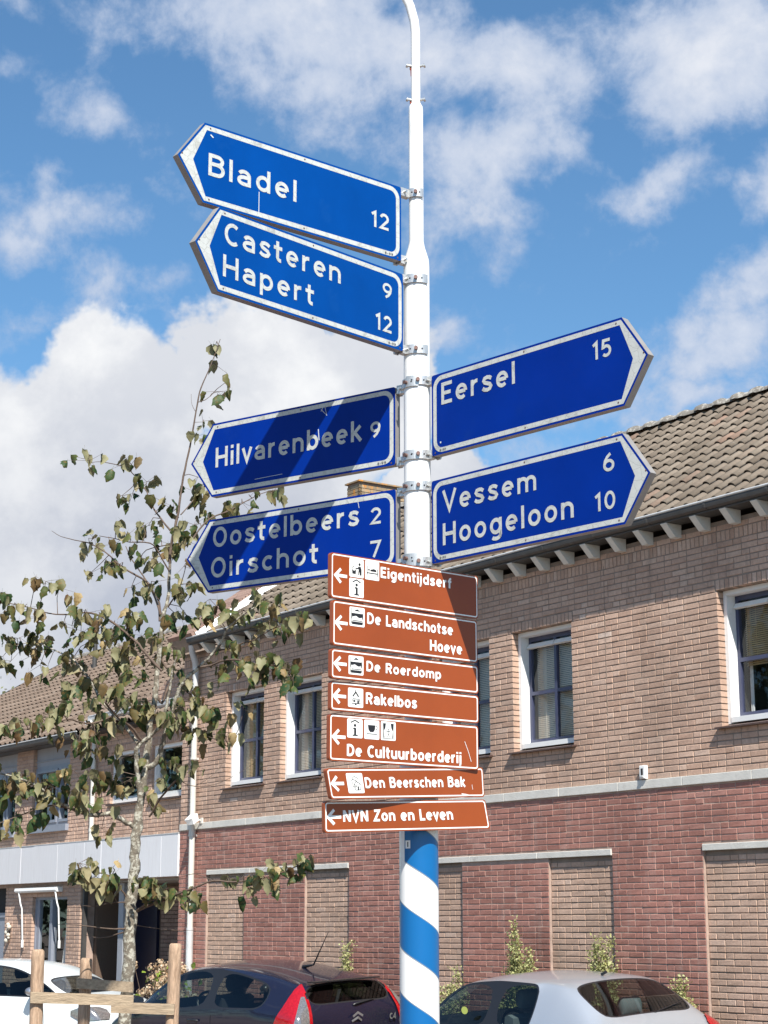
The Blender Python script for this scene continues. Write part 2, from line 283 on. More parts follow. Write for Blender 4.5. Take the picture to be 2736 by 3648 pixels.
BRANCHES=[[[-1.69,12.5,2.575,0.021],[-1.664,12.487,2.697,0.0198],[-1.658,12.471,2.792,0.0187],[-1.678,12.453,2.9,0.0175],[-1.684,12.433,2.994,0.0163],[-1.689,12.413,3.075,0.0152],[-1.644,12.391,3.135,0.014],[-1.574,12.369,3.187,0.0128],[-1.511,12.346,3.25,0.0117],[-1.483,12.323,3.341,0.0105],[-1.456,12.299,3.476,0.0093],[-1.443,12.275,3.584,0.0082],[-1.408,12.25,3.705,0.007]],[[-1.568,12.5,3.474,0.009],[-1.532,12.519,3.42,0.0086],[-1.496,12.544,3.536,0.0081],[-1.473,12.572,3.624,0.0077],[-1.547,12.602,3.728,0.0073],[-1.564,12.634,3.948,0.0069],[-1.579,12.666,4.099,0.0064],[-1.616,12.7,4.221,0.006]],[[-1.564,12.5,3.989,0.006],[-1.588,12.551,4.127,0.0054],[-1.679,12.617,4.298,0.0048],[-1.749,12.69,4.4,0.0042],[-1.821,12.768,4.505,0.0036],[-1.865,12.85,4.596,0.003]],[[-1.612,12.5,2.973,0.02],[-1.555,12.477,3.012,0.0187],[-1.519,12.448,3.092,0.0175],[-1.499,12.415,3.172,0.0163],[-1.441,12.38,3.347,0.015],[-1.399,12.343,3.482,0.0138],[-1.335,12.304,3.567,0.0125],[-1.25,12.264,3.64,0.0112],[-1.165,12.223,3.715,0.01],[-1.094,12.181,3.806,0.0088],[-1.064,12.138,3.868,0.0075],[-0.96,12.095,3.958,0.0063],[-0.862,12.05,4.012,0.005]],[[-1.263,12.264,3.635,0.009],[-1.17,12.223,3.643,0.0082],[-1.083,12.169,3.665,0.0075],[-0.997,12.11,3.664,0.0067],[-0.91,12.046,3.634,0.006],[-0.81,11.98,3.608,0.0052],[-0.712,11.91,3.594,0.0045],[-0.627,11.838,3.55,0.0037],[-0.596,11.764,3.474,0.003]],[[-1.117,12.223,3.743,0.006],[-1.046,12.188,3.751,0.0053],[-0.947,12.143,3.783,0.0047],[-0.875,12.092,3.792,0.004],[-0.763,12.039,3.852,0.0033],[-0.665,11.982,3.877,0.0027],[-0.568,11.923,3.86,0.002]],[[-1.697,12.5,2.582,0.018],[-1.774,12.451,2.62,0.0164],[-1.848,12.386,2.66,0.0147],[-1.973,12.315,2.646,0.0131],[-2.084,12.239,2.688,0.0115],[-2.18,12.159,2.736,0.0099],[-2.29,12.075,2.823,0.0083],[-2.395,11.989,2.863,0.0066],[-2.498,11.9,2.888,0.005]],[[-2.078,12.239,2.681,0.007],[-2.183,12.182,2.698,0.006],[-2.263,12.108,2.68,0.005],[-2.378,12.027,2.626,0.004],[-2.491,11.939,2.571,0.003]],[[-1.672,12.391,3.128,0.013],[-1.749,12.427,3.228,0.0119],[-1.856,12.473,3.344,0.0108],[-1.951,12.525,3.435,0.0097],[-2.027,12.58,3.554,0.0086],[-2.119,12.638,3.683,0.0074],[-2.21,12.698,3.764,0.0063],[-2.331,12.761,3.824,0.0052],[-2.475,12.825,3.892,0.0041],[-2.618,12.891,3.887,0.003]],[[-1.645,12.391,3.148,0.01],[-1.719,12.311,3.243,0.0087],[-1.774,12.207,3.273,0.0073],[-1.856,12.091,3.368,0.006]],[[-1.856,12.473,3.33,0.007],[-1.98,12.391,3.266,0.0062],[-2.074,12.286,3.268,0.0053],[-2.122,12.168,3.268,0.0045],[-2.3,12.043,3.2,0.0037],[-2.407,11.911,3.173,0.0028],[-2.484,11.773,3.145,0.002]],[[-1.505,12.275,3.611,0.011],[-1.58,12.3,3.684,0.0102],[-1.656,12.333,3.773,0.0094],[-1.747,12.369,3.863,0.0086],[-1.867,12.408,3.961,0.0078],[-1.974,12.449,4.018,0.007],[-2.066,12.492,4.047,0.0062],[-2.187,12.536,4.044,0.0054],[-2.351,12.581,4.058,0.0046],[-2.49,12.627,4.106,0.0038],[-2.717,12.675,4.158,0.003]],[[-1.5,12.5,4.625,0.007],[-1.567,12.541,4.715,0.0064],[-1.634,12.595,4.808,0.0057],[-1.688,12.654,4.927,0.0051],[-1.72,12.718,4.987,0.0045],[-1.813,12.784,5.109,0.0039],[-1.899,12.854,5.188,0.0033],[-2.075,12.926,5.245,0.0026],[-2.176,13.0,5.256,0.002]],[[-1.498,12.5,4.334,0.006],[-1.577,12.442,4.467,0.0052],[-1.626,12.367,4.517,0.0044],[-1.755,12.283,4.506,0.0036],[-1.869,12.194,4.516,0.0028],[-1.938,12.1,4.51,0.002]],[[-1.558,12.5,4.032,0.008],[-1.634,12.549,4.242,0.0072],[-1.723,12.614,4.32,0.0064],[-1.865,12.685,4.414,0.0056],[-1.996,12.761,4.533,0.0047],[-2.128,12.841,4.617,0.0039],[-2.246,12.925,4.657,0.0031],[-2.366,13.011,4.703,0.0023],[-2.451,13.1,4.764,0.0015]],[[-1.486,12.5,4.538,0.004],[-1.682,12.587,4.512,0.003],[-1.738,12.7,4.447,0.002]],[[-1.434,12.5,4.75,0.005],[-1.373,12.58,4.85,0.004],[-1.321,12.684,4.971,0.003],[-1.297,12.8,5.037,0.002]],[[-1.471,12.5,4.508,0.008],[-1.376,12.539,4.546,0.0071],[-1.312,12.589,4.659,0.0063],[-1.233,12.645,4.76,0.0054],[-1.109,12.704,4.826,0.0046],[-0.998,12.767,4.908,0.0037],[-0.887,12.832,4.984,0.0029],[-0.773,12.9,5.028,0.002]],[[-1.505,12.5,4.089,0.006],[-1.442,12.446,4.18,0.0047],[-1.395,12.377,4.267,0.0033],[-1.361,12.3,4.366,0.002]],[[-1.327,12.5,5.577,0.003],[-1.285,12.544,5.605,0.0025],[-1.255,12.6,5.649,0.002]],[[-1.35,12.5,5.426,0.002],[-1.302,12.6,5.457,0.0015]],[[-1.344,12.5,5.501,0.002],[-1.375,12.5,5.562,0.0015],[-1.381,12.5,5.637,0.001]],[[-1.595,12.5,2.643,0.007],[-1.513,12.42,2.761,0.0067],[-1.434,12.316,2.835,0.0063],[-1.362,12.2,2.89,0.006]],[[-1.368,12.2,2.886,0.003],[-1.324,12.177,2.844,0.0027],[-1.24,12.146,2.822,0.0023],[-1.129,12.113,2.83,0.002],[-1.02,12.077,2.87,0.0017],[-0.924,12.039,2.92,0.0013],[-0.842,12.0,2.969,0.001]],[[-1.253,12.146,2.822,0.002],[-1.152,12.2,2.893,0.0017],[-1.079,12.269,2.993,0.0013],[-1.046,12.346,3.096,0.001]],[[-1.673,12.5,2.01,0.01],[-1.594,12.464,2.05,0.0092],[-1.494,12.418,2.082,0.0084],[-1.381,12.366,2.128,0.0077],[-1.281,12.311,2.16,0.0069],[-1.129,12.253,2.211,0.0061],[-0.99,12.193,2.203,0.0053],[-0.812,12.13,2.221,0.0046],[-0.65,12.066,2.265,0.0038],[-0.515,12.0,2.321,0.003]],[[-1.129,12.253,2.211,0.003],[-1.26,12.34,2.26,0.0023],[-1.38,12.453,2.236,0.0015]],[[-1.716,12.5,2.077,0.007],[-1.76,12.457,2.156,0.006],[-1.809,12.4,2.235,0.005],[-1.895,12.337,2.266,0.004],[-1.966,12.27,2.277,0.003],[-2.048,12.2,2.256,0.002]],[[-1.693,12.5,1.911,0.007],[-1.743,12.457,1.902,0.0059],[-1.813,12.4,1.902,0.0048],[-1.914,12.337,1.914,0.0037],[-2.014,12.27,1.926,0.0026],[-2.134,12.2,1.931,0.0015]],[[-1.685,12.5,1.896,0.006],[-1.769,12.538,1.873,0.0049],[-1.871,12.587,1.849,0.0037],[-1.959,12.642,1.846,0.0026],[-2.033,12.7,1.861,0.0015]],[[-1.714,12.5,2.067,0.005],[-1.749,12.462,2.075,0.0041],[-1.837,12.413,2.069,0.0033],[-1.923,12.358,2.049,0.0024],[-1.992,12.3,2.052,0.0015]],[[-1.662,12.5,1.924,0.003],[-1.549,12.554,1.908,0.0023],[-1.413,12.623,1.893,0.0017],[-1.26,12.7,1.893,0.001]],[[-1.696,12.5,2.004,0.008],[-1.603,12.446,2.058,0.0063],[-1.548,12.377,2.088,0.0047],[-1.445,12.3,2.102,0.003]]]
CLUSTERS=[[-1.209,12.573,5.997,3,-1.195,12.5,6.006],[-1.242,12.574,5.843,2,-1.249,12.5,5.844],[-1.19,12.604,5.668,4,-1.255,12.6,5.649],[-1.142,12.549,5.701,1,-1.255,12.6,5.649],[-2.158,12.893,5.213,5,-2.176,13.0,5.256],[-2.239,12.972,5.249,1,-2.176,13.0,5.256],[-1.912,12.846,5.186,3,-1.934,12.868,5.199],[-1.82,12.717,5.153,4,-1.865,12.826,5.156],[-1.787,12.663,5.033,4,-1.794,12.771,5.085],[-1.709,12.851,5.042,4,-1.739,12.731,5.011],[-1.911,12.794,4.922,3,-1.776,12.758,5.06],[-1.819,12.667,4.885,3,-1.739,12.731,5.011],[-1.559,12.569,4.817,3,-1.621,12.584,4.789],[-1.505,12.614,4.776,4,-1.449,12.5,4.772],[-1.694,12.429,4.639,5,-1.678,12.333,4.513],[-1.664,12.634,4.669,3,-1.58,12.552,4.734],[-1.752,12.257,4.515,5,-1.755,12.283,4.506],[-1.837,12.21,4.548,2,-1.846,12.212,4.514],[-2.106,12.883,4.633,5,-2.128,12.841,4.617],[-2.046,12.704,4.551,3,-2.075,12.809,4.583],[-2.177,12.888,4.559,2,-2.175,12.875,4.633],[-1.884,12.12,4.457,1,-1.883,12.175,4.515],[-1.966,12.822,4.456,5,-1.944,12.731,4.485],[-1.849,12.58,4.386,3,-1.865,12.685,4.414],[-1.683,12.376,4.497,1,-1.678,12.333,4.513],[-1.747,12.766,4.46,4,-1.727,12.677,4.46],[-1.61,12.388,4.384,2,-1.561,12.454,4.44],[-1.587,12.63,4.535,3,-1.564,12.535,4.528],[-1.509,12.589,4.483,6,-1.498,12.5,4.485],[-1.417,12.384,4.557,4,-1.482,12.5,4.611],[-2.097,12.796,4.355,3,-1.97,12.746,4.509],[-1.957,12.596,4.331,1,-1.917,12.715,4.462],[-1.794,12.629,4.228,4,-1.751,12.628,4.339],[-1.702,12.589,4.206,3,-1.661,12.604,4.264],[-1.588,12.478,4.214,3,-1.634,12.549,4.242],[-1.407,12.39,4.155,7,-1.433,12.432,4.197],[-1.347,12.478,4.186,3,-1.414,12.405,4.232],[-2.46,12.583,4.248,3,-2.49,12.627,4.106],[-2.362,12.524,4.23,4,-2.434,12.609,4.087],[-2.307,12.611,4.239,2,-2.285,12.563,4.052],[-2.67,12.653,4.159,3,-2.672,12.665,4.148],[-2.608,12.718,4.098,6,-2.581,12.646,4.127],[-2.431,12.545,4.068,5,-2.434,12.609,4.087],[-2.524,12.593,4.048,3,-2.535,12.637,4.116],[-2.423,12.671,4.003,3,-2.407,12.599,4.077],[-2.513,12.629,3.967,1,-2.49,12.627,4.106],[-2.181,12.529,4.123,2,-2.163,12.527,4.045],[-2.137,12.455,4.024,3,-2.139,12.518,4.045],[-2.062,12.384,4.012,4,-2.09,12.501,4.046],[-2.134,12.614,3.993,1,-2.114,12.51,4.046],[-1.941,12.341,3.962,5,-1.953,12.441,4.007],[-1.865,12.491,3.959,5,-1.867,12.408,3.961],[-1.747,12.353,3.95,6,-1.795,12.385,3.902],[-1.723,12.485,3.958,2,-1.771,12.377,3.883],[-1.497,12.476,3.97,4,-1.543,12.5,3.998],[-1.441,12.605,4.006,3,-1.505,12.5,4.089],[-1.359,12.503,4.003,3,-1.492,12.489,4.107],[-1.245,12.076,3.932,4,-1.064,12.138,3.868],[-1.175,12.196,3.966,5,-1.064,12.138,3.868],[-1.061,12.154,3.973,4,-1.002,12.112,3.922],[-0.977,12.139,3.984,4,-0.96,12.095,3.958],[-1.169,12.112,4.049,3,-1.022,12.121,3.904],[-0.871,11.983,4.04,4,-0.862,12.05,4.012],[-0.81,12.084,4.03,4,-0.862,12.05,4.012],[-0.706,11.956,4.007,3,-0.862,12.05,4.012],[-0.808,12.085,3.906,5,-0.763,12.039,3.852],[-0.751,12.071,3.793,4,-0.763,12.039,3.852],[-0.705,11.987,3.793,3,-0.724,12.016,3.862],[-0.894,12.174,3.795,2,-0.889,12.102,3.79],[-0.606,11.873,3.884,5,-0.607,11.947,3.867],[-0.539,11.897,3.861,3,-0.568,11.923,3.86],[-1.037,12.251,3.751,3,-1.026,12.179,3.757],[-1.32,12.614,4.887,7,-1.342,12.642,4.923],[-1.286,12.714,4.911,3,-1.331,12.663,4.947],[-1.346,12.627,4.697,5,-1.296,12.6,4.679],[-1.301,12.74,4.782,3,-1.249,12.634,4.74],[-1.147,12.81,4.851,3,-1.134,12.692,4.813],[-1.072,12.783,4.859,5,-1.065,12.729,4.859],[-1.017,12.829,4.877,3,-1.02,12.754,4.892],[-0.95,12.71,4.887,1,-0.954,12.793,4.938],[-0.832,12.91,4.98,3,-0.841,12.859,5.002],[-0.778,12.983,5.044,2,-0.773,12.9,5.028],[-1.414,12.5,4.523,4,-1.414,12.523,4.531],[-1.34,12.513,5.28,3,-1.369,12.5,5.321],[-1.294,12.595,5.453,3,-1.302,12.6,5.457],[-1.344,12.61,5.028,2,-1.419,12.5,5.035],[-1.378,12.287,4.285,2,-1.375,12.331,4.326],[-2.657,12.868,3.889,5,-2.618,12.891,3.887],[-2.696,12.771,3.903,2,-2.618,12.891,3.887],[-2.598,12.859,3.902,2,-2.589,12.878,3.888],[-2.482,12.857,3.916,5,-2.475,12.825,3.892],[-2.542,12.956,3.873,4,-2.532,12.851,3.89],[-2.416,12.901,3.879,4,-2.417,12.799,3.865],[-2.205,12.504,3.932,3,-2.22,12.545,4.047],[-2.172,12.645,3.941,3,-2.163,12.527,4.045],[-2.078,12.435,3.85,3,-2.114,12.51,4.046],[-1.993,12.51,3.89,3,-1.931,12.433,3.995],[-1.876,12.31,3.802,2,-1.819,12.392,3.922],[-1.795,12.339,3.751,4,-1.729,12.362,3.845],[-1.698,12.245,3.737,3,-1.692,12.347,3.809],[-1.607,12.586,3.888,5,-1.549,12.5,3.896],[-1.67,12.426,3.849,3,-1.692,12.347,3.809],[-2.636,12.805,3.714,4,-2.618,12.891,3.887],[-2.716,12.898,3.771,2,-2.618,12.891,3.887],[-2.42,12.729,3.703,2,-2.389,12.787,3.851],[-2.468,12.81,3.787,4,-2.446,12.812,3.878],[-2.372,12.774,3.724,1,-2.331,12.761,3.824],[-2.234,12.629,3.761,4,-2.258,12.723,3.788],[-2.166,12.749,3.692,4,-2.155,12.662,3.715],[-2.22,12.645,3.706,3,-2.21,12.698,3.764],[-2.073,12.673,3.839,3,-2.192,12.686,3.748],[-1.979,12.335,3.872,3,-1.953,12.441,4.007],[-1.87,12.273,3.792,3,-1.819,12.392,3.922],[-1.701,12.267,3.721,3,-1.674,12.34,3.791],[-1.711,12.269,3.583,3,-1.595,12.307,3.702],[-1.631,12.398,3.614,3,-1.565,12.295,3.669],[-1.884,12.685,3.669,3,-2.045,12.592,3.58],[-1.762,12.328,3.647,3,-1.656,12.333,3.773],[-1.422,12.239,3.731,5,-1.408,12.25,3.705],[-1.398,12.295,3.656,3,-1.415,12.255,3.681],[-1.559,12.695,3.742,3,-1.55,12.608,3.772],[-2.187,12.576,3.511,5,-2.082,12.615,3.631],[-2.134,12.674,3.553,4,-2.064,12.603,3.606],[-2.14,12.556,3.467,3,-2.027,12.58,3.554],[-2.057,12.626,3.589,3,-2.064,12.603,3.606],[-1.976,12.649,3.606,2,-2.045,12.592,3.58],[-2.008,12.536,3.422,5,-1.966,12.536,3.459],[-1.81,12.137,3.428,4,-1.856,12.091,3.368],[-1.759,12.162,3.404,5,-1.84,12.114,3.349],[-1.687,12.042,3.362,4,-1.807,12.161,3.311],[-1.651,12.389,3.376,4,-1.586,12.5,3.412],[-1.843,12.007,3.358,2,-1.856,12.091,3.368],[-2.038,12.467,3.372,3,-1.966,12.536,3.459],[-2.111,12.097,3.287,4,-2.122,12.168,3.268],[-2.146,12.06,3.31,2,-2.122,12.168,3.268],[-2.245,12.025,3.252,5,-2.229,12.093,3.227],[-2.281,12.092,3.179,4,-2.264,12.068,3.214],[-2.193,12.211,3.164,4,-2.193,12.118,3.241],[-2.379,11.901,3.185,3,-2.386,11.937,3.178],[-2.45,11.796,3.161,4,-2.453,11.828,3.156],[-2.341,11.97,3.219,2,-2.343,11.99,3.189],[-2.47,11.844,3.1,3,-2.469,11.801,3.151],[-1.941,12.492,3.291,3,-1.93,12.424,3.292],[-1.896,12.562,3.313,2,-1.881,12.457,3.317],[-1.944,12.361,3.166,5,-1.98,12.391,3.266],[-2.01,12.42,3.213,3,-1.999,12.37,3.266],[-2.04,12.29,3.077,6,-2.036,12.328,3.267],[-1.999,12.469,3.066,4,-1.98,12.391,3.266],[-1.921,12.326,3.053,3,-1.98,12.391,3.266],[-1.86,12.534,3.198,2,-1.792,12.445,3.274],[-1.758,12.185,3.284,3,-1.79,12.184,3.292],[-1.7,12.554,3.368,4,-1.59,12.5,3.379],[-1.637,12.508,3.307,3,-1.599,12.5,3.312],[-1.548,12.456,3.356,4,-1.59,12.5,3.379],[-1.475,12.326,3.286,4,-1.489,12.328,3.323],[-1.428,12.279,3.281,3,-1.453,12.387,3.312],[-1.456,12.284,3.254,2,-1.464,12.394,3.277],[-1.414,12.372,3.388,4,-1.424,12.365,3.401],[-1.371,12.367,3.346,3,-1.433,12.373,3.374],[-1.322,12.392,3.516,4,-1.348,12.312,3.55],[-1.273,12.204,3.436,4,-1.361,12.32,3.533],[-1.26,12.349,3.399,5,-1.386,12.335,3.499],[-1.232,12.356,3.358,3,-1.416,12.358,3.428],[-1.179,12.381,3.348,3,-1.416,12.358,3.428],[-1.335,12.435,3.284,3,-1.441,12.38,3.347],[-1.302,12.4,3.198,2,-1.464,12.394,3.277],[-1.214,12.361,3.18,3,-1.046,12.346,3.096],[-1.185,12.344,3.151,2,-1.046,12.346,3.096],[-1.092,12.374,3.181,4,-1.046,12.346,3.096],[-1.056,12.286,3.145,2,-1.046,12.346,3.096],[-1.065,12.359,3.317,3,-1.046,12.346,3.096],[-0.971,12.387,3.321,2,-1.046,12.346,3.096],[-0.987,12.272,3.157,1,-1.046,12.346,3.096],[-1.151,12.319,3.645,3,-1.135,12.201,3.652],[-1.117,12.271,3.514,2,-1.153,12.212,3.647],[-1.048,12.255,3.595,3,-1.049,12.145,3.665],[-1.027,12.13,3.742,3,-1.026,12.179,3.757],[-0.951,12.058,3.608,3,-0.945,12.072,3.646],[-0.891,11.976,3.624,4,-0.89,12.033,3.629],[-0.845,11.898,3.599,4,-0.85,12.006,3.618],[-0.829,11.877,3.556,4,-0.83,11.993,3.613],[-0.791,11.905,3.573,4,-0.79,11.966,3.605],[-0.745,12.011,3.629,3,-0.732,11.924,3.597],[-0.859,11.926,3.509,3,-0.85,12.006,3.618],[-0.714,11.956,3.594,3,-0.712,11.91,3.594],[-0.652,11.807,3.573,5,-0.661,11.867,3.568],[-0.608,11.734,3.523,5,-0.627,11.838,3.55],[-0.593,11.705,3.466,3,-0.602,11.779,3.489],[-2.459,11.978,2.849,6,-2.457,11.936,2.878],[-2.463,11.954,2.755,4,-2.436,11.953,2.873],[-2.374,12.018,2.865,4,-2.374,12.006,2.855],[-2.321,12.029,2.813,4,-2.332,12.041,2.839],[-2.37,11.952,2.768,3,-2.374,12.006,2.855],[-2.265,12.089,2.804,4,-2.268,12.092,2.806],[-2.233,12.21,2.8,3,-2.246,12.109,2.788],[-2.277,12.036,2.695,5,-2.263,12.108,2.68],[-2.271,12.164,2.623,4,-2.263,12.108,2.68],[-2.372,11.95,2.52,3,-2.401,12.009,2.615],[-2.355,11.97,2.638,2,-2.355,12.043,2.637],[-2.158,12.1,2.765,4,-2.202,12.142,2.753],[-2.096,12.028,2.866,4,-2.224,12.125,2.771],[-2.086,12.279,2.899,4,-2.161,12.175,2.726],[-2.139,12.159,2.703,3,-2.142,12.191,2.717],[-2.056,12.129,2.781,4,-2.122,12.207,2.707],[-2.001,12.134,2.728,4,-2.062,12.254,2.68],[-1.969,12.194,2.679,3,-1.995,12.3,2.654],[-1.961,12.186,2.878,3,-2.062,12.254,2.68],[-1.93,12.338,2.85,4,-1.898,12.358,2.654],[-1.896,12.473,2.888,4,-1.679,12.449,2.919],[-1.854,12.568,2.854,4,-1.678,12.453,2.9],[-1.795,12.55,2.839,3,-1.674,12.457,2.878],[-1.719,12.391,2.868,4,-1.678,12.453,2.9],[-1.929,12.37,2.69,4,-1.923,12.343,2.652],[-1.91,12.459,2.533,4,-1.898,12.358,2.654],[-1.834,12.316,2.552,2,-1.818,12.412,2.644],[-2.491,12.024,2.497,3,-2.491,11.939,2.571],[-1.82,12.392,3.018,2,-1.688,12.417,3.059],[-1.737,12.493,3.013,1,-1.686,12.425,3.026],[-1.366,12.157,2.957,5,-1.362,12.2,2.89],[-1.319,12.23,2.936,4,-1.362,12.2,2.89],[-1.456,12.467,2.983,3,-1.541,12.465,3.044],[-1.508,12.242,2.843,3,-1.45,12.337,2.82],[-1.597,12.533,2.796,2,-1.658,12.471,2.792],[-1.596,12.546,2.701,3,-1.562,12.468,2.69],[-1.625,12.491,2.986,2,-1.601,12.495,2.981],[-2.044,12.173,2.268,4,-2.048,12.2,2.256],[-2.02,12.349,2.287,5,-1.999,12.242,2.269],[-1.949,12.24,2.296,4,-1.966,12.27,2.277],[-1.99,12.347,2.233,4,-1.982,12.256,2.273],[-1.904,12.317,2.206,4,-1.895,12.337,2.266],[-1.84,12.344,2.194,5,-1.843,12.375,2.247],[-1.876,12.329,2.14,3,-1.861,12.362,2.254],[-1.792,12.282,2.258,2,-1.826,12.387,2.241],[-1.774,12.389,2.062,1,-1.784,12.442,2.073],[-1.592,12.312,2.193,4,-1.548,12.377,2.088],[-1.517,12.241,2.204,3,-1.507,12.346,2.094],[-1.471,12.325,2.127,5,-1.466,12.315,2.099],[-1.511,12.332,2.101,4,-1.507,12.346,2.094],[-1.41,12.273,2.1,5,-1.426,12.387,2.11],[-1.606,12.336,2.101,2,-1.581,12.418,2.07],[-1.348,12.444,2.089,3,-1.341,12.344,2.141],[-1.244,12.223,2.086,5,-1.281,12.311,2.16],[-1.221,12.269,2.047,3,-1.251,12.299,2.17],[-1.026,12.313,2.193,5,-1.018,12.205,2.205],[-0.914,12.075,2.174,3,-0.919,12.168,2.21],[-0.865,12.134,2.162,4,-0.883,12.155,2.214],[-0.899,12.24,2.125,4,-0.919,12.168,2.21],[-0.804,12.015,2.211,4,-0.812,12.13,2.221],[-0.778,12.013,2.186,2,-0.78,12.117,2.23],[-0.709,12.182,2.255,4,-0.682,12.079,2.256],[-0.734,12.136,2.293,3,-0.715,12.092,2.247],[-0.62,11.995,2.25,2,-0.623,12.053,2.276],[-0.555,12.008,2.302,6,-0.542,12.013,2.31],[-0.513,11.94,2.312,4,-0.515,12.0,2.321],[-0.573,12.121,2.253,3,-0.569,12.026,2.299],[-0.682,12.187,2.203,2,-0.682,12.079,2.256]]
# ------------------------------------------------------------------ ground
OX, OY, RZ = 3.375, 17.824, R(-55.25)      # the street front: x along it (to the right), y into it, z up
g = MB(); g.add([(-900, -300, 0), (900, -300, 0), (900, 1500, 0), (-900, 1500, 0)], [(0, 1, 2, 3)])
go = g.build('ground', mat('street_paving', (.27, .215, .172), .9, bump=.4, bscale=200, var=.2, vscale=3)); tag(go, kind='structure')
def street(name, x0, x1, y0, y1, z, m):
    s = MB(); s.box(x0, x1, y0, y1, z - .12 if z > .05 else -.02, z)
    o = s.build(name, m, loc=(OX, OY, 0)); o.rotation_euler = (0, 0, RZ); return tag(o, kind='structure')
street('pavement', -60, 30, -2.9, -.001, .115, mat('paving', (.20, .19, .18), .9, bump=.4, bscale=120, var=.2, vscale=2))
# trees added out of view on the left, for windows and car panes to mirror
rr = random.Random(77); tb_ = MB(); 
for i in range(15000):
    a = rr.uniform(-1, 1); x = -46 + rr.gauss(0, 2.6); y = 26 + a*34; top = 10.5 + 3.2*math.sin(y*.31) + 1.6*math.sin(y*.83 + 1)
    z = top * (1 - abs(rr.gauss(0, .42))) ; z = abs(z) + .2; s_ = rr.uniform(.18, .42)
    d = Vector((rr.gauss(0, 1), rr.gauss(0, 1), rr.gauss(0, 1))).normalized(); u = d.orthogonal().normalized()*s_; v = d.cross(u).normalized()*s_
    q = Vector((x, y, z)); tb_.add([q + u, q + v*.6, q - u, q - v*.6], [(0, 1, 2, 3)], 0)
o = tb_.build('added_tree_belt', mat('tree_belt_leaf', (.060, .085, .028), .8, var=.5, vscale=.8), fix=False); tag(o, 'dense belt of green trees added out of view on the left for the panes to mirror', 'trees', kind='stuff')
street('near_pavement', -60, 30, -14.5, -6.3, .115, mat('paving_brick', (.17, .12, .10), .9, bump=.4, bscale=120, var=.25, vscale=3))

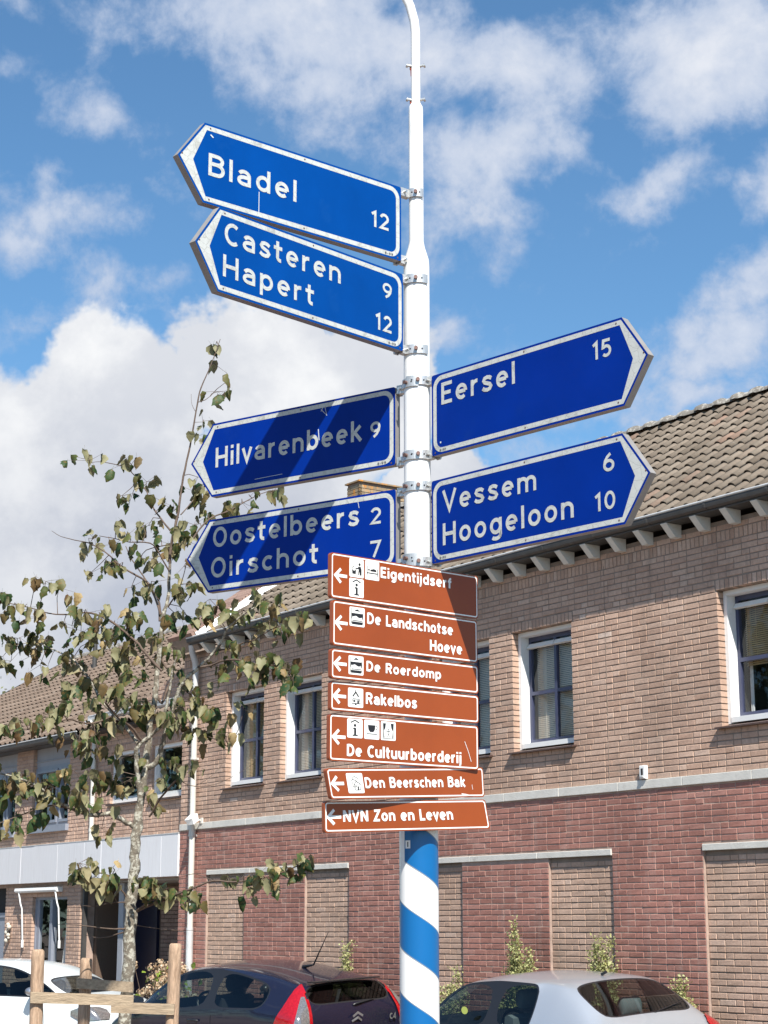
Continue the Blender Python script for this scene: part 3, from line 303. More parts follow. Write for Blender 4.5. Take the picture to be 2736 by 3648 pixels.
# ------------------------------------------------------------------ brickwork
CH = .062; BH = .050
def brick_mesh(name, w, h, d, seed, m):
    rr = random.Random(seed); b = MB(); c = .0035
    b.bbox(-w/2, w/2, 0, d, -h/2, h/2, c)
    b.v = [(x + rr.uniform(-.0018, .0018), y + (rr.uniform(-.002, .002) if y < .01 else 0), z + rr.uniform(-.0014, .0014)) for x, y, z in b.v]
    return b
class Wall:
    """bricks of one building: laid one by one; the nearest become objects, the rest one joined part"""
    def __init__(s, front_limit): s.items = []; s.limit = front_limit
    def lay(s, x, y, z, w, h, kind, ry=0.0, rotz=0.0, d=.095): s.items.append((x, y, z, w, h, kind, ry, rotz, d))
    def field(s, x0, x1, z0, z1, y, kind, holes=(), rr=None, d=.095, edge=None):
        rr = rr or random.Random(int(x0*97 + z0*31)); zc = z0; row = 0
        while zc + BH <= z1 + 1e-4:
            za, zb = zc, zc + BH; a0, a1 = x0, x1
            if edge: a0, a1 = edge(zc + BH/2, a0, a1)
            cuts = sorted((max(h[0], a0), min(h[1], a1)) for h in holes if h[2] < zb - .004 and h[3] > za + .004 and h[1] > a0 and h[0] < a1)
            segs = []; cur = a0
            for c0, c1 in cuts:
                if c0 > cur + .03: segs.append((cur, c0))
                cur = max(cur, c1)
            if a1 > cur + .03: segs.append((cur, a1))
            for sa, sb in segs:
                x = sa; first = True; run = 0
                while x < sb - .02:
                    if first and row % 2: w = .10
                    elif rr.random() < (.22 if run < 3 else .7): w = .10
                    else: w = .21
                    run = 0 if w < .2 else run + 1
                    first = False
                    if sb - (x + w) < .055: w = sb - x
                    w = min(w, sb - x)
                    s.lay(x + w/2, y + rr.uniform(-.0015, .0025), zc + BH/2 + rr.uniform(-.001, .001), w, BH, kind, rr.uniform(-.004, .004), rr.uniform(-.008, .008), d)
                    x += w + .010
            zc += CH; row += 1
    def rowlock(s, x0, x1, z, h, y, kind):
        n = max(1, round((x1 - x0) / .062)); st = (x1 - x0) / n
        for i in range(n):
            s.lay(x0 + st*(i+.5), y + random.uniform(-.002, .002), z + h/2, st - .011, h, kind, random.uniform(-.01, .01), random.uniform(-.01, .01))
    def finish(s, root, mats, key, name='brick'):
        """mats: kind -> material"""
        s.items.sort(key=key); solo = s.items[:s.limit]; rest = s.items[s.limit:]
        cache = {}; rr = random.Random(5)
        for (x, y, z, w, h, kind, ry, rotz, d) in solo:
            k = (round(w, 2), round(h, 2), kind, rr.randrange(2))
            if k not in cache: cache[k] = brick_mesh(name, k[0], k[1], d, hash((k[0], k[1], k[3])) % 997, None).mesh(name + '_' + kind, mats[kind], fix=True)
            o = put(name, cache[k], root, (x, y, z), (0, ry, rotz)); o.scale = (w / k[0], 1, h / k[1]); o.color = (0, 0, min(.97, max(0, rr.gauss(.45, .25))) if rr.random() > .006 else 1.0, 1)
        big = MB(); kinds = list(mats); tmpl = {}
        for (x, y, z, w, h, kind, ry, rotz, d) in rest:
            c = .0035; a, b = w/2, h/2; t = min(.97, max(0, rr.gauss(.45, .25))) if rr.random() > .006 else 1.0
            j = [rr.uniform(-.0018, .0018) for _ in range(16)]
            vs = [(-a+c+j[0],j[1],-b+c),(a-c+j[2],j[3],-b+c),(a-c+j[4],j[5],b-c),(-a+c+j[6],j[7],b-c),(-a,c,-b+j[8]*.8),(a,c,-b+j[9]*.8),(a,c,b+j[10]*.8),(-a,c,b+j[11]*.8),(-a,d,-b),(a,d,-b),(a,d,b),(-a,d,b)]
            cs, sn = math.cos(ry), math.sin(ry); cz, sz = math.cos(rotz), math.sin(rotz)
            vs = [(px*cs + pz*sn, py, -px*sn + pz*cs) for px, py, pz in vs]
            vs = [(x + px*cz - py*sz, y + px*sz + py*cz, z + pz) for px, py, pz in vs]
            big.add(vs, [(0,1,2,3),(4,5,1,0),(5,6,2,1),(6,7,3,2),(7,4,0,3),(8,9,5,4),(9,10,6,5),(10,11,7,6),(11,8,4,7)], kinds.index(kind), t)
        o = big.build('brickwork', [mats[k] for k in kinds], root, tones=True, fix=False); o['kind'] = 'stuff'; return o
def slab_holes(mb, x0, x1, z0, z1, y0, y1, holes, mat=0):
    xs = sorted({x0, x1, *[h[0] for h in holes], *[h[1] for h in holes]}); zs = sorted({z0, z1, *[h[2] for h in holes], *[h[3] for h in holes]})
    xs = [x for x in xs if x0 <= x <= x1]; zs = [z for z in zs if z0 <= z <= z1]
    for i in range(len(xs)-1):
        for j in range(len(zs)-1):
            cx, cz = (xs[i]+xs[i+1])/2, (zs[j]+zs[j+1])/2
            if any(h[0] < cx < h[1] and h[2] < cz < h[3] for h in holes): continue
            mb.box(xs[i], xs[i+1], y0, y1, zs[j], zs[j+1], mat)

# camera position in street-front coordinates, used to choose which pieces show largest
_r = Matrix.Rotation(-RZ, 4, 'Z'); CF = _r @ Vector((0 - OX, 0 - OY, 1.9))
def near_key(ax, az, wx=1.0): return lambda it: (Vector((it[0], it[1], it[2])) - Vector((ax, 0, az))).length

# ---- window of the big building
def big_window(root, x0, z0, blind='full', tan=False, w=1.03, h=1.33):
    x1, z1 = x0 + w, z0 + h
    wn = empty('window', (x0, 0, z0), 0, parent=root)
    X = lambda a: a - x0
    fr = MB(); t = .046; y0, y1 = .088, .235
    fr.box(0, t, y0, y1, .0, h); fr.box(w - t, w, y0, y1, 0, h); fr.box(t, w - t, y0, y1, h - t, h); fr.box(t, w - t, y0 - .006, y1, .012, t + .02)
    fr.build('outer_frame', M['white_paint'], wn)
    c = MB(); a0, a1, b0, b1 = t, w - t, t + .02, h - t; ct = .040; y2, y3 = .205, .245
    c.box(a0, a0 + ct, y2, y3, b0, b1); c.box(a1 - ct, a1, y2, y3, b0, b1); c.box(a0 + ct, a1 - ct, y2, y3, b0, b0 + ct + .01); c.box(a0 + ct, a1 - ct, y2, y3, b1 - .05, b1)
    mid = (a0 + a1) / 2; zm = b0 + (b1 - b0) * .47
    c.box(mid - .021, mid + .021, y2 - .004, y3 - .004, b0 + ct + .01, b1 - .05); c.box(a0 + ct, mid - .021, y2 - .002, y3 - .002, zm - .02, zm + .02); c.box(mid + .021, a1 - ct, y2 - .002, y3 - .002, zm - .02, zm + .02)
    c.build('casement', M['blue_paint'], wn)
    for s0, s1 in ((a0 + .012, mid - .008), (mid + .008, a1 - .012)):
        v = MB(); zz = b1 - .075
        v.add([(s0, y2 - .006, zz), (s1, y2 - .006, zz), (s1, y2 - .045, zz - .052), (s0, y2 - .045, zz - .052), (s0, y2, zz - .06), (s1, y2, zz - .06)], [(0, 1, 2, 3), (3, 2, 5, 4), (0, 3, 4), (1, 5, 2), (4, 5, 1, 0)])
        v.build('vent_flap', M['white_paint'], wn)
    for p0, p1 in ((a0 + ct, mid - .021), (mid + .021, a1 - ct)):
        for q0, q1 in ((b0 + ct + .01, zm - .02), (zm + .02, b1 - .05)):
            p = MB(); k = random.uniform(-.002, .002); p.add([(p0, .226 + k, q0), (p1, .226, q0), (p1, .226 + k, q1), (p0, .226, q1)], [(0, 1, 2, 3)]); p.build('glass_pane', M['glass'], wn)
    bl = MB(); zt = h - t - .08; zb_ = b0 + .05 if blind == 'full' else (zm - .06 if blind == 'half' else zm + .2); z = zt; yb = .29
    while z > zb_:
        bl.add([(a0 + .05, yb - .009, z - .016), (a1 - .05, yb - .009, z - .016), (a1 - .05, yb + .009, z + .004), (a0 + .05, yb + .009, z + .004)], [(0, 1, 2, 3)]); z -= .021
    for xx in (a0 + .2, a1 - .2): bl.box(xx, xx + .004, yb - .012, yb - .009, zb_, zt)
    o = bl.build('blind', M['blind_t'] if tan else M['blind_w'], wn, fix=False); o['kind'] = 'stuff'
    cu = MB(); n = 10 if blind == 'full' else 3
    for i in range(n): cu.add([(a0 + .03 + i*.012, .34 + .012*(i % 2), b0), (a0 + .042 + i*.012, .34 + .012*((i+1) % 2), b0), (a0 + .042 + i*.012, .34 + .012*((i+1) % 2), zt), (a0 + .03 + i*.012, .34 + .012*(i % 2), zt)], [(0, 1, 2, 3)])
    cu.build('curtain', M['curtain'], wn, fix=False)
    sl = MB(); x = -.055; k = 0
    while x < w + .03:
        e = min(x + .148, w + .045); sl.add([(x, -.055, -.036), (e, -.055, -.036), (e, .088, -.006), (x, .088, -.006), (x, -.055, -.052), (e, -.055, -.052), (e, .088, -.03), (x, .088, -.03)], [(0, 1, 2, 3), (4, 7, 6, 5), (0, 4, 5, 1), (1, 5, 6, 2), (3, 7, 4, 0)]); x = e + .004
    sl.build('sill_tiles', M['sill'], wn)
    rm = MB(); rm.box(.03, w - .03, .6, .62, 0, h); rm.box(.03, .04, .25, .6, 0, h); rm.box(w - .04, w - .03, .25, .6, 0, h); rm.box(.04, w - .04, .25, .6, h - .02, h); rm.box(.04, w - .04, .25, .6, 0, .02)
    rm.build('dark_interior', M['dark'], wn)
    return wn

def roof_tiles(root, x0, x1, ya, za, pitch, rows, pw=.196, gauge=.29, matl='roof_tile', solo_key=None, limit=300, wavy=.036, left_edge=None):
    cp, spn = math.cos(R(pitch)), math.sin(R(pitch))
    def tile_mb(mb, x, s0, tone, jx=0, js=0, jh=0):
        # section across the tile: flat pan then a round roll
        prof = [(0, -.016), (.007, -.002), (.090, .0), (.104, .018), (.122, wavy - .004), (.146, wavy), (.170, wavy - .007), (.188, .014), (.1965, -.016)]
        vs = []
        for s, lift in ((s0 - .03 + js, .030 + jh), (s0 + gauge + .015 + js, .004)):
            for px, ph in prof:
                hh = ph + lift
                vs.append((x + px * pw / .196 + jx, ya + s*cp - hh*spn, za + s*spn + hh*cp))
        n = len(prof); s = s0 - .03 + js
        lip = [(x + px * pw / .196 + jx, ya + s*cp - h_*spn, za + s*spn + h_*cp) for px, h_ in [(px, (ph + .030 + jh - (.009 if 3 <= i_ <= 7 else .022))) for i_, (px, ph) in enumerate(prof)]]
        mb.add(vs + lip, [(i, i+1, n+i+1, n+i) for i in range(n-1)], 0, tone, True)
        b = len(mb.v) - 3*n
        for i in range(n-1): mb.f.append((b+2*n+i, b+2*n+i+1, b+i+1, b+i)); mb.m.append(0); mb.t.append(tone); mb.sm.append(False)
    tiles = []
    ncol = int((x1 - x0) / pw)
    for r in range(rows):
        for c in range(ncol):
            tiles.append((x0 + c*pw, r*gauge))
    tiles.sort(key=lambda t: solo_key(t[0], ya + t[1]*cp, za + t[1]*spn))
    rr = random.Random(3); var = []
    for k in range(5):
        mb = MB(); tile_mb(mb, 0, 0, 0, rr.uniform(-.002, .002), rr.uniform(-.004, .004), rr.uniform(0, .004)); mb.v = [(x, y - ya, z - za) for x, y, z in mb.v]; var.append(mb.mesh('roof_tile', M[matl], fix=False))
    for (x, s) in tiles[:limit]:
        o = put('roof_tile', var[rr.randrange(5)], root, (x, ya + s*cp, za + s*spn), (0, rr.uniform(-.006, .006), rr.uniform(-.008, .008))); o.color = (0, 0, min(1, max(0, rr.gauss(.5, .25))), 1)
    mb = MB()
    for (x, s) in tiles[limit:]: tile_mb(mb, x, s, min(1, max(0, rr.gauss(.5, .25))), rr.uniform(-.002, .002), rr.uniform(-.004, .004), rr.uniform(0, .004))
    o = mb.build('tile_field', M[matl], root, tones=True, fix=False); o['kind'] = 'stuff'

# ================================================================== the big brick building
main = empty('brick_building', (OX, OY, 0), RZ, 'large brick building with buff upper wall, red lower wall and brown tiled roof', 'building')
XL, XR = -11.16, 3.6
wins = [(-9.865, 3.87, 'full', True), (-8.395, 3.87, 'full', False), (-4.815, 3.87, 'full', False), (-3.35, 3.87, 'full', False), (-.085, 3.87, 'half', True), (1.38, 3.87, 'full', False)]
WW, WH = 1.03, 1.33
holes = [(x, x + WW, z - .035, z + WH) for x, z, _, _ in wins]
shell = MB()
slab_holes(shell, XL + .004, XR, 3.34, 5.90, .0055, .30, [(a - .008, b + .008, c, d + .004) for a, b, c, d in holes], 0)
PANELS = []
for a, b in [(-10.34, -6.705), (-5.39, -1.757), (-.42, 3.21)]: PANELS += [(a, a + 1.045, 0, 2.652), (b - 1.03, b, 0, 2.652)]
slab_holes(shell, XL + .004, XR, 0, 3.34, .0055, .040, PANELS, 1)
shell.box(XL + .004, XR, .0402, .30, 0, 3.34, 0)
shell.box(XL + .004, XL + .3, .30, 6.1, 0, 5.95, 0); shell.box(XR - .3, XR, .30, 6.1, 0, 5.95, 0); shell.box(XL + .3, XR - .3, 5.8, 6.1, 0, 5.95, 0)
shell.build('wall', [M['mortar_grey'], M['mortar_light']], main)
W = Wall(300)
lint = [(x, x + WW) for x, *_ in wins]
zh = [z + WH for _, z, _, _ in wins]
hole2 = list(holes) + [(a - .03, b + .03, z, z + .108) for (a, b), z in zip(lint, zh)]
W.field(XL, XR, 3.397, 5.685, 0, 'buff', hole2)
W.rowlock(XL, XR, 5.691, .10, 0, 'buff')
W.field(XL, XR, 5.803, 5.86, 0, 'buff')
for (a, b), z in zip(lint, zh): W.rowlock(a - .02, b + .02, z + .004, .098, 0, 'buff')
groups = [(-10.34, -6.705), (-5.39, -1.757), (-.42, 3.21)]
panels = []
for a, b in groups: panels += [(a + .0, a + 1.045), (b - 1.03, b)]
W.field(XL, XR, .012, 3.302, 0, 'red', [(a - .007, b + .007, 0, 2.652) for a, b in panels] + [(a - .004, b + .004, 2.650, 2.718) for a, b in groups])
for i in range(len(groups)):
    a, b = groups[i]
gaps = [(XL, groups[0][0]), (groups[0][1], groups[1][0]), (groups[1][1], groups[2][0]), (groups[2][1], XR)]
for a, b in panels: W.field(a + .006, b - .006, .01, 2.655, .034, 'pale', d=.06)
sh = MB()
for a, b in panels: pass
W.finish(main, {'buff': M['brick_buff'], 'red': M['brick_red'], 'pale': M['brick_pale']}, near_key(1.5, 4.2))
# recesses of the pale panels need the shell cut back: the red bricks stand in front of them
def stone_run(x0, x1, z0, z1, y0, first, step, name):
    x = x0; e = first
    while x < x1 - .02:
        e2 = min(e, x1); s = MB(); s.bbox(x + .0025, e2 - .0025, y0 + random.uniform(-.002, .002), .06, z0, z1, .004)
        s.build(name, M['concrete'], main); x = e2; e = e2 + step
stone_run(XL, XR, 3.303, 3.394, -.018, XL + .37 + .58, .955, 'stone_band')
for a, b in groups: stone_run(a, b, 2.652, 2.716, -.012, a + 1.21, 1.213, 'stone_lintel')
for (x, z, bl, tan) in wins: big_window(main, x, z, bl, tan)
# expansion joint
j = MB(); j.box(-1.766, -1.759, -.0010, .005, 3.4, 5.72); j.build('expansion_joint', M['mortar_grey'], main)
# rafter ends and gutter
k = 0; x = 3.15
rf = MB(); rf.prism([(.0, -.035), (-.085, -.035), (-.215, .095), (-.215, .10), (.0, .10)], 0, .085, axis='x'); rfm = rf.mesh('rafter_end', M['rafter_paint'])
while x > -10.6:
    put('rafter_end', rfm, main, (x, -.002, 5.855), (0, 0, random.uniform(-.01, .01))); x -= .4205
GX0, GX1 = -10.62, XR + .1
sf = MB(); sf.box(GX0, GX1, -.215, .0, 5.957, 5.972); sf.build('soffit', M['gutter'], main)
prof = [(-.125, 5.974), (-.235, 5.976), (-.262, 5.992), (-.268, 6.02), (-.268, 6.058), (-.262, 6.058), (-.258, 6.0), (-.235, 5.984), (-.125, 5.982)]
gt = MB(); gt.prism([(y, z) for y, z in prof], GX0, GX1, axis='x')
x = GX1 - .3
while x > GX0: gt.prism([(-.121, 5.970), (-.237, 5.972), (-.2655, 5.990), (-.272, 6.02), (-.272, 6.05), (-.262, 6.05), (-.255, 5.99)], x, x + .03, axis='x'); x -= .841
gt.build('gutter', M['gutter'], main)
lp = MB(); lp.tube([(GX0 - .005, -.265, 6.058), (GX1, -.265, 6.058)], .014, 8); lp.build('gutter_lip', M['zinc'], main)
# roof
PIT = 35.; cp, spn = math.cos(R(PIT)), math.sin(R(PIT)); RY0, RZ0 = -.215, 6.045
L_ = 13 * .29 - .02
dk = MB(); dk.add([(-10.2, RY0 + .02, RZ0 - .02), (XR, RY0 + .02, RZ0 - .02), (XR, RY0 + L_*cp, RZ0 + L_*spn - .02), (-10.2, RY0 + L_*cp, RZ0 + L_*spn - .02), (-10.2, 6.3, RZ0 - .05), (XR, 6.3, RZ0 - .05), (-10.2, RY0 + .02, RZ0 - .07), (XR, RY0 + .02, RZ0 - .07)],
       [(0, 1, 2, 3), (3, 2, 5, 4), (0, 3, 4, 6), (1, 7, 5, 2), (6, 4, 5, 7), (0, 6, 7, 1)])
dk.build('roof_deck', M['deck'], main)
roof_tiles(main, -10.14, XR, RY0, RZ0, PIT, 13, solo_key=lambda x, y, z: (Vector((x, y, z)) - Vector((.8, 0, 6.2))).length)
RYT, RZT = RY0 + L_*cp, RZ0 + L_*spn
rt = MB(); n = 12
def half(r, x, z0=0): return [(x, r*math.cos(math.pi*i/n)*-1, z0 + r*.62*math.sin(math.pi*i/n)) for i in range(n+1)]
secs = [half(.165, -.02), half(.172, .06), half(.135, .085), half(.118, .335)]
vs = [p for s in secs for p in s]; rt.add(vs, [(i*(n+1)+k, i*(n+1)+k+1, (i+1)*(n+1)+k+1, (i+1)*(n+1)+k) for i in range(3) for k in range(n)], 0, 0, True); rt.add(secs[0], [tuple(range(n+1))])
rtm = rt.mesh('ridge_tile', M['ridge'])
x = XR - .36
while x > -10.5:
    o = put('ridge_tile', rtm, main, (x, RYT, RZT + .005 + random.uniform(-.004, .004)), (0, random.uniform(-.015, .015), random.uniform(-.012, .012))); o.color = (0, 0, random.random(), 1); x -= .312
# gable parapet with brick coping and white flashing
pa = MB(); A0, A1 = XL, -10.42
def sl(s, h): return (RY0 + .10 + s*cp - h*spn, RZ0 + s*spn + h*cp)
q = [sl(-.12, -.12), sl(-.12, .10), sl(L_ - .05, .10), sl(L_ - .05, -.12)]
pa.prism([(a, b) for a, b in q], A0 + .01, A1, axis='x'); pa.build('parapet', M['mortar_grey'], main)
s_ = -.12; 
cb = MB(); cb.box(-(A1 - A0)/2, (A1 - A0)/2, 0, .052, 0, .06); cbm = cb.mesh('coping_brick', M['coping'])
while s_ < L_ - .12:
    y, z = sl(s_, .102); o = put('coping_brick', cbm, main, ((A0 + A1)/2, y, z), (R(PIT), 0, random.uniform(-.01, .01))); o.color = (0, 0, random.random(), 1); s_ += .062
fl = MB(); a = sl(-.06, .02); b = sl(-.06, .135); c = sl(L_ - .1, .135); d = sl(L_ - .1, .02)
fl.prism([a, b, c, d], A1 + .002, A1 + .010, axis='x')
a = sl(-.06, .045); b = sl(-.06, .052); c = sl(L_ - .1, .052); d = sl(L_ - .1, .045); fl.prism([a, b, c, d], A1 + .010, -10.10, axis='x'); fl.build('lead_flashing', M['white_paint'], main)
# chimney of the big building
chm = empty('chimney', (-11.45, 3.1, 7.6), 0, parent=main)
cm = MB(); cm.box(.008, .352, .008, 1.092, 0, 1.40); cm.build('core', M['mortar_grey'], chm)
bb = MB(); rr = random.Random(8); z = 0; row = 0
while z < 1.34:
    for face in range(2):
        ln = .36 if face == 0 else 1.10; x = 0; first = row % 2
        while x < ln - .02:
            w = .10 if first else .21; first = 0
            if ln - x - w < .05: w = ln - x
            w = min(w, ln - x); t = rr.random()
            if face == 0: bb.box(x, x + w, 0, .05, z, z + .05, 0, t)
            else: bb.box(.31, .36, x, x + w, z, z + .05, 0, t)
            x += w + .01
    z += .062; row += 1
bb.box(-.03, .39, -.03, 1.13, 1.40, 1.425, 0, .3)
o = bb.build('chimney_bricks', M['chimney_brick'], chm, tones=True, fix=False); o['kind'] = 'stuff'
# downpipe: zinc at the top, white below
dp = empty('downpipe', (-10.66, 0, 0), 0, parent=main)
pz = MB(); pz.tube([(.06, -.19, 5.96), (.05, -.17, 5.86), (.0, -.085, 5.72), (0, -.075, 5.6), (0, -.075, 5.05)], .046, 14); pz.build('zinc_pipe', M['zinc'], dp)
pw_ = MB(); pw_.tube([(0, -.075, 5.05), (0, -.075, 1.9)], .043, 14); pw_.tube([(0, -.075, 5.07), (0, -.075, 4.98)], .05, 14); pw_.tube([(0, -.075, 3.22), (0, -.075, 3.28)], .049, 14); pw_.build('white_pipe', M['pvc_white'], dp)
pl = MB(); pl.tube([(0, -.075, 1.92), (0, -.075, .1)], .05, 14); pl.build('lower_pipe', M['zinc'], dp)
for z in (4.3, 3.2, 2.2):
    b_ = MB(); b_.tube([(0, -.075, z), (0, -.075, z + .03)], .052, 14); b_.box(-.012, .012, -.075, .0, z, z + .03); b_.build('pipe_clip', M['pvc_white'], dp)

# ================================================================== the left building
left = empty('terraced_house', (OX, OY, 0), RZ, 'lower brick house with reddish tiled roof and white fascia board, left of the white downpipe', 'building')
LY = .10; LX0 = -25.5; LXR = XL - .006
lh = [(-13.70, -12.72, 3.83, 4.645), (-12.30, -11.32, 3.83, 4.645), (-16.70, -15.24, 3.60, 4.93), (-19.0, -17.40, 3.57, 4.93), (-21.6, -20.0, 3.57, 4.93),
      (-16.50, -15.13, 1.20, 2.43), (-19.2, -17.62, 0.0, 2.60), (-14.64, -11.34, 0.0, 2.62), (-23.0, -21.0, 1.2, 2.43)]
ls = MB(); slab_holes(ls, LX0, LXR, 0, 5.16, LY + .008, LY + .26, [(a - .008, b + .008, c, d) for a, b, c, d in lh], 0)
ls.box(LX0, LX0 + .25, LY + .26, 8, 0, 5.1); ls.box(LX0, LXR, 7.9, 8.1, 0, 5.1)
ls.build('wall', M['mortar_light'], left)
W2 = Wall(300)
def lay_left(x0, x1, z0, z1, kind, hs): W2.field(x0, x1, z0, z1, LY, kind, hs, rr=random.Random(7))
heads = [(a - .02, b + .02, d, d + .10) for a, b, c, d in lh[:2]]
lay_left(-14.25, LXR, 3.285, 5.10, 'buff', lh + heads)
for a, b, c, d in heads: W2.rowlock(a, b, c + .004, .09, LY, 'buff')
lay_left(LX0, -14.25, 3.285, 4.93, 'pale', lh)
lay_left(LX0, -14.64, .01, 2.64, 'pale', lh)
lay_left(-11.33, LXR, .01, 2.64, 'buff', lh)
# upper wedge of lighter brick that rises to the corner of the big building
W2.field(-12.75, LXR, 5.26, 5.70, -.02, 'wedge', edge=lambda z, a, b: (-12.75 + (z - 5.24) * 3.4 if z > 5.24 else a, b))
wd = MB(); wd.prism([(-12.8, 5.17), (LXR, 5.17), (LXR, 5.70), (-11.25, 5.70)], -.012, .2, axis='y'); wd.build('wedge_wall', M['mortar_light'], left)
W2.finish(left, {'buff': M['brick_buff'], 'pale': M['brick_pale'], 'wedge': M['brick_pale']}, near_key(-12.0, 3.9))
# white fascia boards
x = LXR - .004; k = 0
while x > LX0:
    wdt = [.52, .98, 1.02, .61, 1.00, .95][k % 6]; f = MB(); f.bbox(x - wdt + .003, x - .001, -.025 + random.uniform(-.002, .002), .02, 2.655, 3.268, .003); f.build('fascia_board', M['fascia'], left); x -= wdt; k += 1
fb = MB(); fb.box(LX0, LXR - .003, .024, LY + .006, 2.66, 3.262); fb.build('fascia_backing', M['soffit'], left)
fc = MB(); fc.box(LX0, LXR, -.03, LY, 3.269, 3.282); fc.build('fascia_cap', M['zinc'], left)
def pane(p, x0, x1, z0, z1, y, name='glass_pane'):
    q = MB(); k = random.uniform(-.003, .003); q.add([(x0, y + k, z0), (x1, y, z0), (x1, y + k, z1), (x0, y, z1)], [(0, 1, 2, 3)]); q.build(name, M['glass'], p)
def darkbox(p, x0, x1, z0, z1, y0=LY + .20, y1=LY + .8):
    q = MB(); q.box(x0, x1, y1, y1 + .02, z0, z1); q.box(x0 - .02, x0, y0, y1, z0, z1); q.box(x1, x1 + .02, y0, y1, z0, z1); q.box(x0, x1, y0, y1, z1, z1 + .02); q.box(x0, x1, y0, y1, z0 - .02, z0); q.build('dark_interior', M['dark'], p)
for (a, b, c, d) in lh[:2]:
    wn = empty('window', (0, 0, 0), 0, parent=left); t = .055
    f = MB(); f.box(a, a + t, LY + .05, LY + .15, c, d); f.box(b - t, b, LY + .05, LY + .15, c, d); f.box(a + t, b - t, LY + .05, LY + .15, d - t, d); f.box(a + t, b - t, LY + .045, LY + .15, c + .01, c + t + .01)
    f.build('outer_frame', M['white_paint'], wn)
    f = MB(); f.box(a + t, a + t + .04, LY + .10, LY + .14, c + t + .01, d - t); f.box(b - t - .04, b - t, LY + .10, LY + .14, c + t + .01, d - t); f.box(a + t + .04, b - t - .04, LY + .10, LY + .14, c + t + .01, c + t + .05); f.build('casement', M['zinc'], wn)
    pane(wn, a + t + .04, b - t - .04, c + t + .05, d - t, LY + .12); darkbox(wn, a, b, c, d)
    cu = MB()
    for i in range(16): cu.add([(b - .36 + i*.018 - (.0), LY + .22 + .02*(i % 2), c + .05), (b - .342 + i*.018, LY + .22 + .02*((i+1) % 2), c + .05), (b - .12 + i*.004, LY + .22 + .02*((i+1) % 2), d - .05), (b - .124 + i*.004, LY + .22 + .02*(i % 2), d - .05)], [(0, 1, 2, 3)])
    cu.build('curtain', M['curtain'], wn, fix=False)
    s = MB(); s.box(a - .05, b + .04, LY - .05, LY + .05, c - .03, c - .002); s.build('sill_tiles', M['sill'], wn)
for (a, b, c, d) in lh[2:5]:
    wn = empty('window', (0, 0, 0), 0, parent=left); t = .05; dh = 4.60
    p = MB(); p.box(a, b, LY + .07, LY + .12, dh + .02, d); p.box(a, b, LY + .05, LY + .07, dh + .1, dh + .112); p.build('top_panel', M['panel_grey'], wn)
    f = MB(); y0, y1 = LY + .06, LY + .14; mid = b - .50
    f.box(a, a + t, y0, y1, c, dh); f.box(b - t, b, y0, y1, c, dh); f.box(a + t, b - t, y0, y1, dh - t, dh + .018); f.box(a + t, b - t, y0, y1, c, c + t); f.box(mid - .05, mid + .05, y0, y1, c + t, dh - t)
    f.build('outer_frame', M['slate_paint'], wn)
    f = MB(); 
    for q0, q1 in ((a + t, mid - .05), (mid + .05, b - t)):
        f.box(q0, q0 + .045, y0 - .02, y1 - .03, c + t, dh - t); f.box(q1 - .045, q1, y0 - .02, y1 - .03, c + t, dh - t); f.box(q0 + .045, q1 - .045, y0 - .02, y1 - .03, dh - t - .045, dh - t); f.box(q0 + .045, q1 - .045, y0 - .02, y1 - .03, c + t, c + t + .045)
        pane(wn, q0 + .045, q1 - .045, c + t + .045, dh - t - .045, y0 + .03)
    f.build('casement', M['slate_paint'], wn); darkbox(wn, a, b, c, dh)
    cu = MB()
    for i in range(12): cu.add([(a + .12 + i*.016, LY + .24 + .02*(i % 2), c), (a + .136 + i*.016, LY + .24 + .02*((i+1) % 2), c), (a + .136 + i*.016, LY + .24 + .02*((i+1) % 2), dh), (a + .12 + i*.016, LY + .24 + .02*(i % 2), dh)], [(0, 1, 2, 3)])
    cu.build('curtain', M['curtain'], wn, fix=False)
    s = MB(); s.box(a - .03, b + .05, LY - .06, LY + .07, c - .11, c - .003); s.build('sill_board', M['slate_paint'], wn)
for (a, b, c, d) in (lh[5], lh[8]):
    wn = empty('window', (0, 0, 0), 0, parent=left); t = .05; y0, y1 = LY + .06, LY + .14; mid = a + .66
    f = MB(); f.box(a, a + t, y0, y1, c, d); f.box(b - t, b, y0, y1, c, d); f.box(a + t, b - t, y0, y1, d - t, d); f.box(a + t, b - t, y0, y1, c, c + .06); f.box(mid - .05, mid + .05, y0 - .01, y1, c + .06, d - t); f.build('outer_frame', M['slate_paint'], wn)
    f = MB(); f.box(a + t, a + t + .11, y0 + .01, y1 - .01, c + .06, d - t); f.build('casement', M['slate_paint'], wn)
    pane(wn, a + t + .11, mid - .05, c + .06, d - t, y0 + .04); pane(wn, mid + .05, b - t, c + .06, d - t, y0 + .04); darkbox(wn, a, b, c, d)
    cu = MB()
    for i in range(22): cu.add([(mid + .06 + i*.014, LY + .24 + .03*(i % 2), c), (mid + .074 + i*.014, LY + .24 + .03*((i+1) % 2), c), (mid + .30 + i*.009, LY + .24 + .03*((i+1) % 2), d), (mid + .291 + i*.009, LY + .24 + .03*(i % 2), d)], [(0, 1, 2, 3)])
    cu.build('curtain', M['curtain'], wn, fix=False)
    s = MB(); s.box(a + .62, b + .03, LY - .07, LY + .06, c - .13, c - .004); s.build('sill_board', M['slate_paint'], wn)
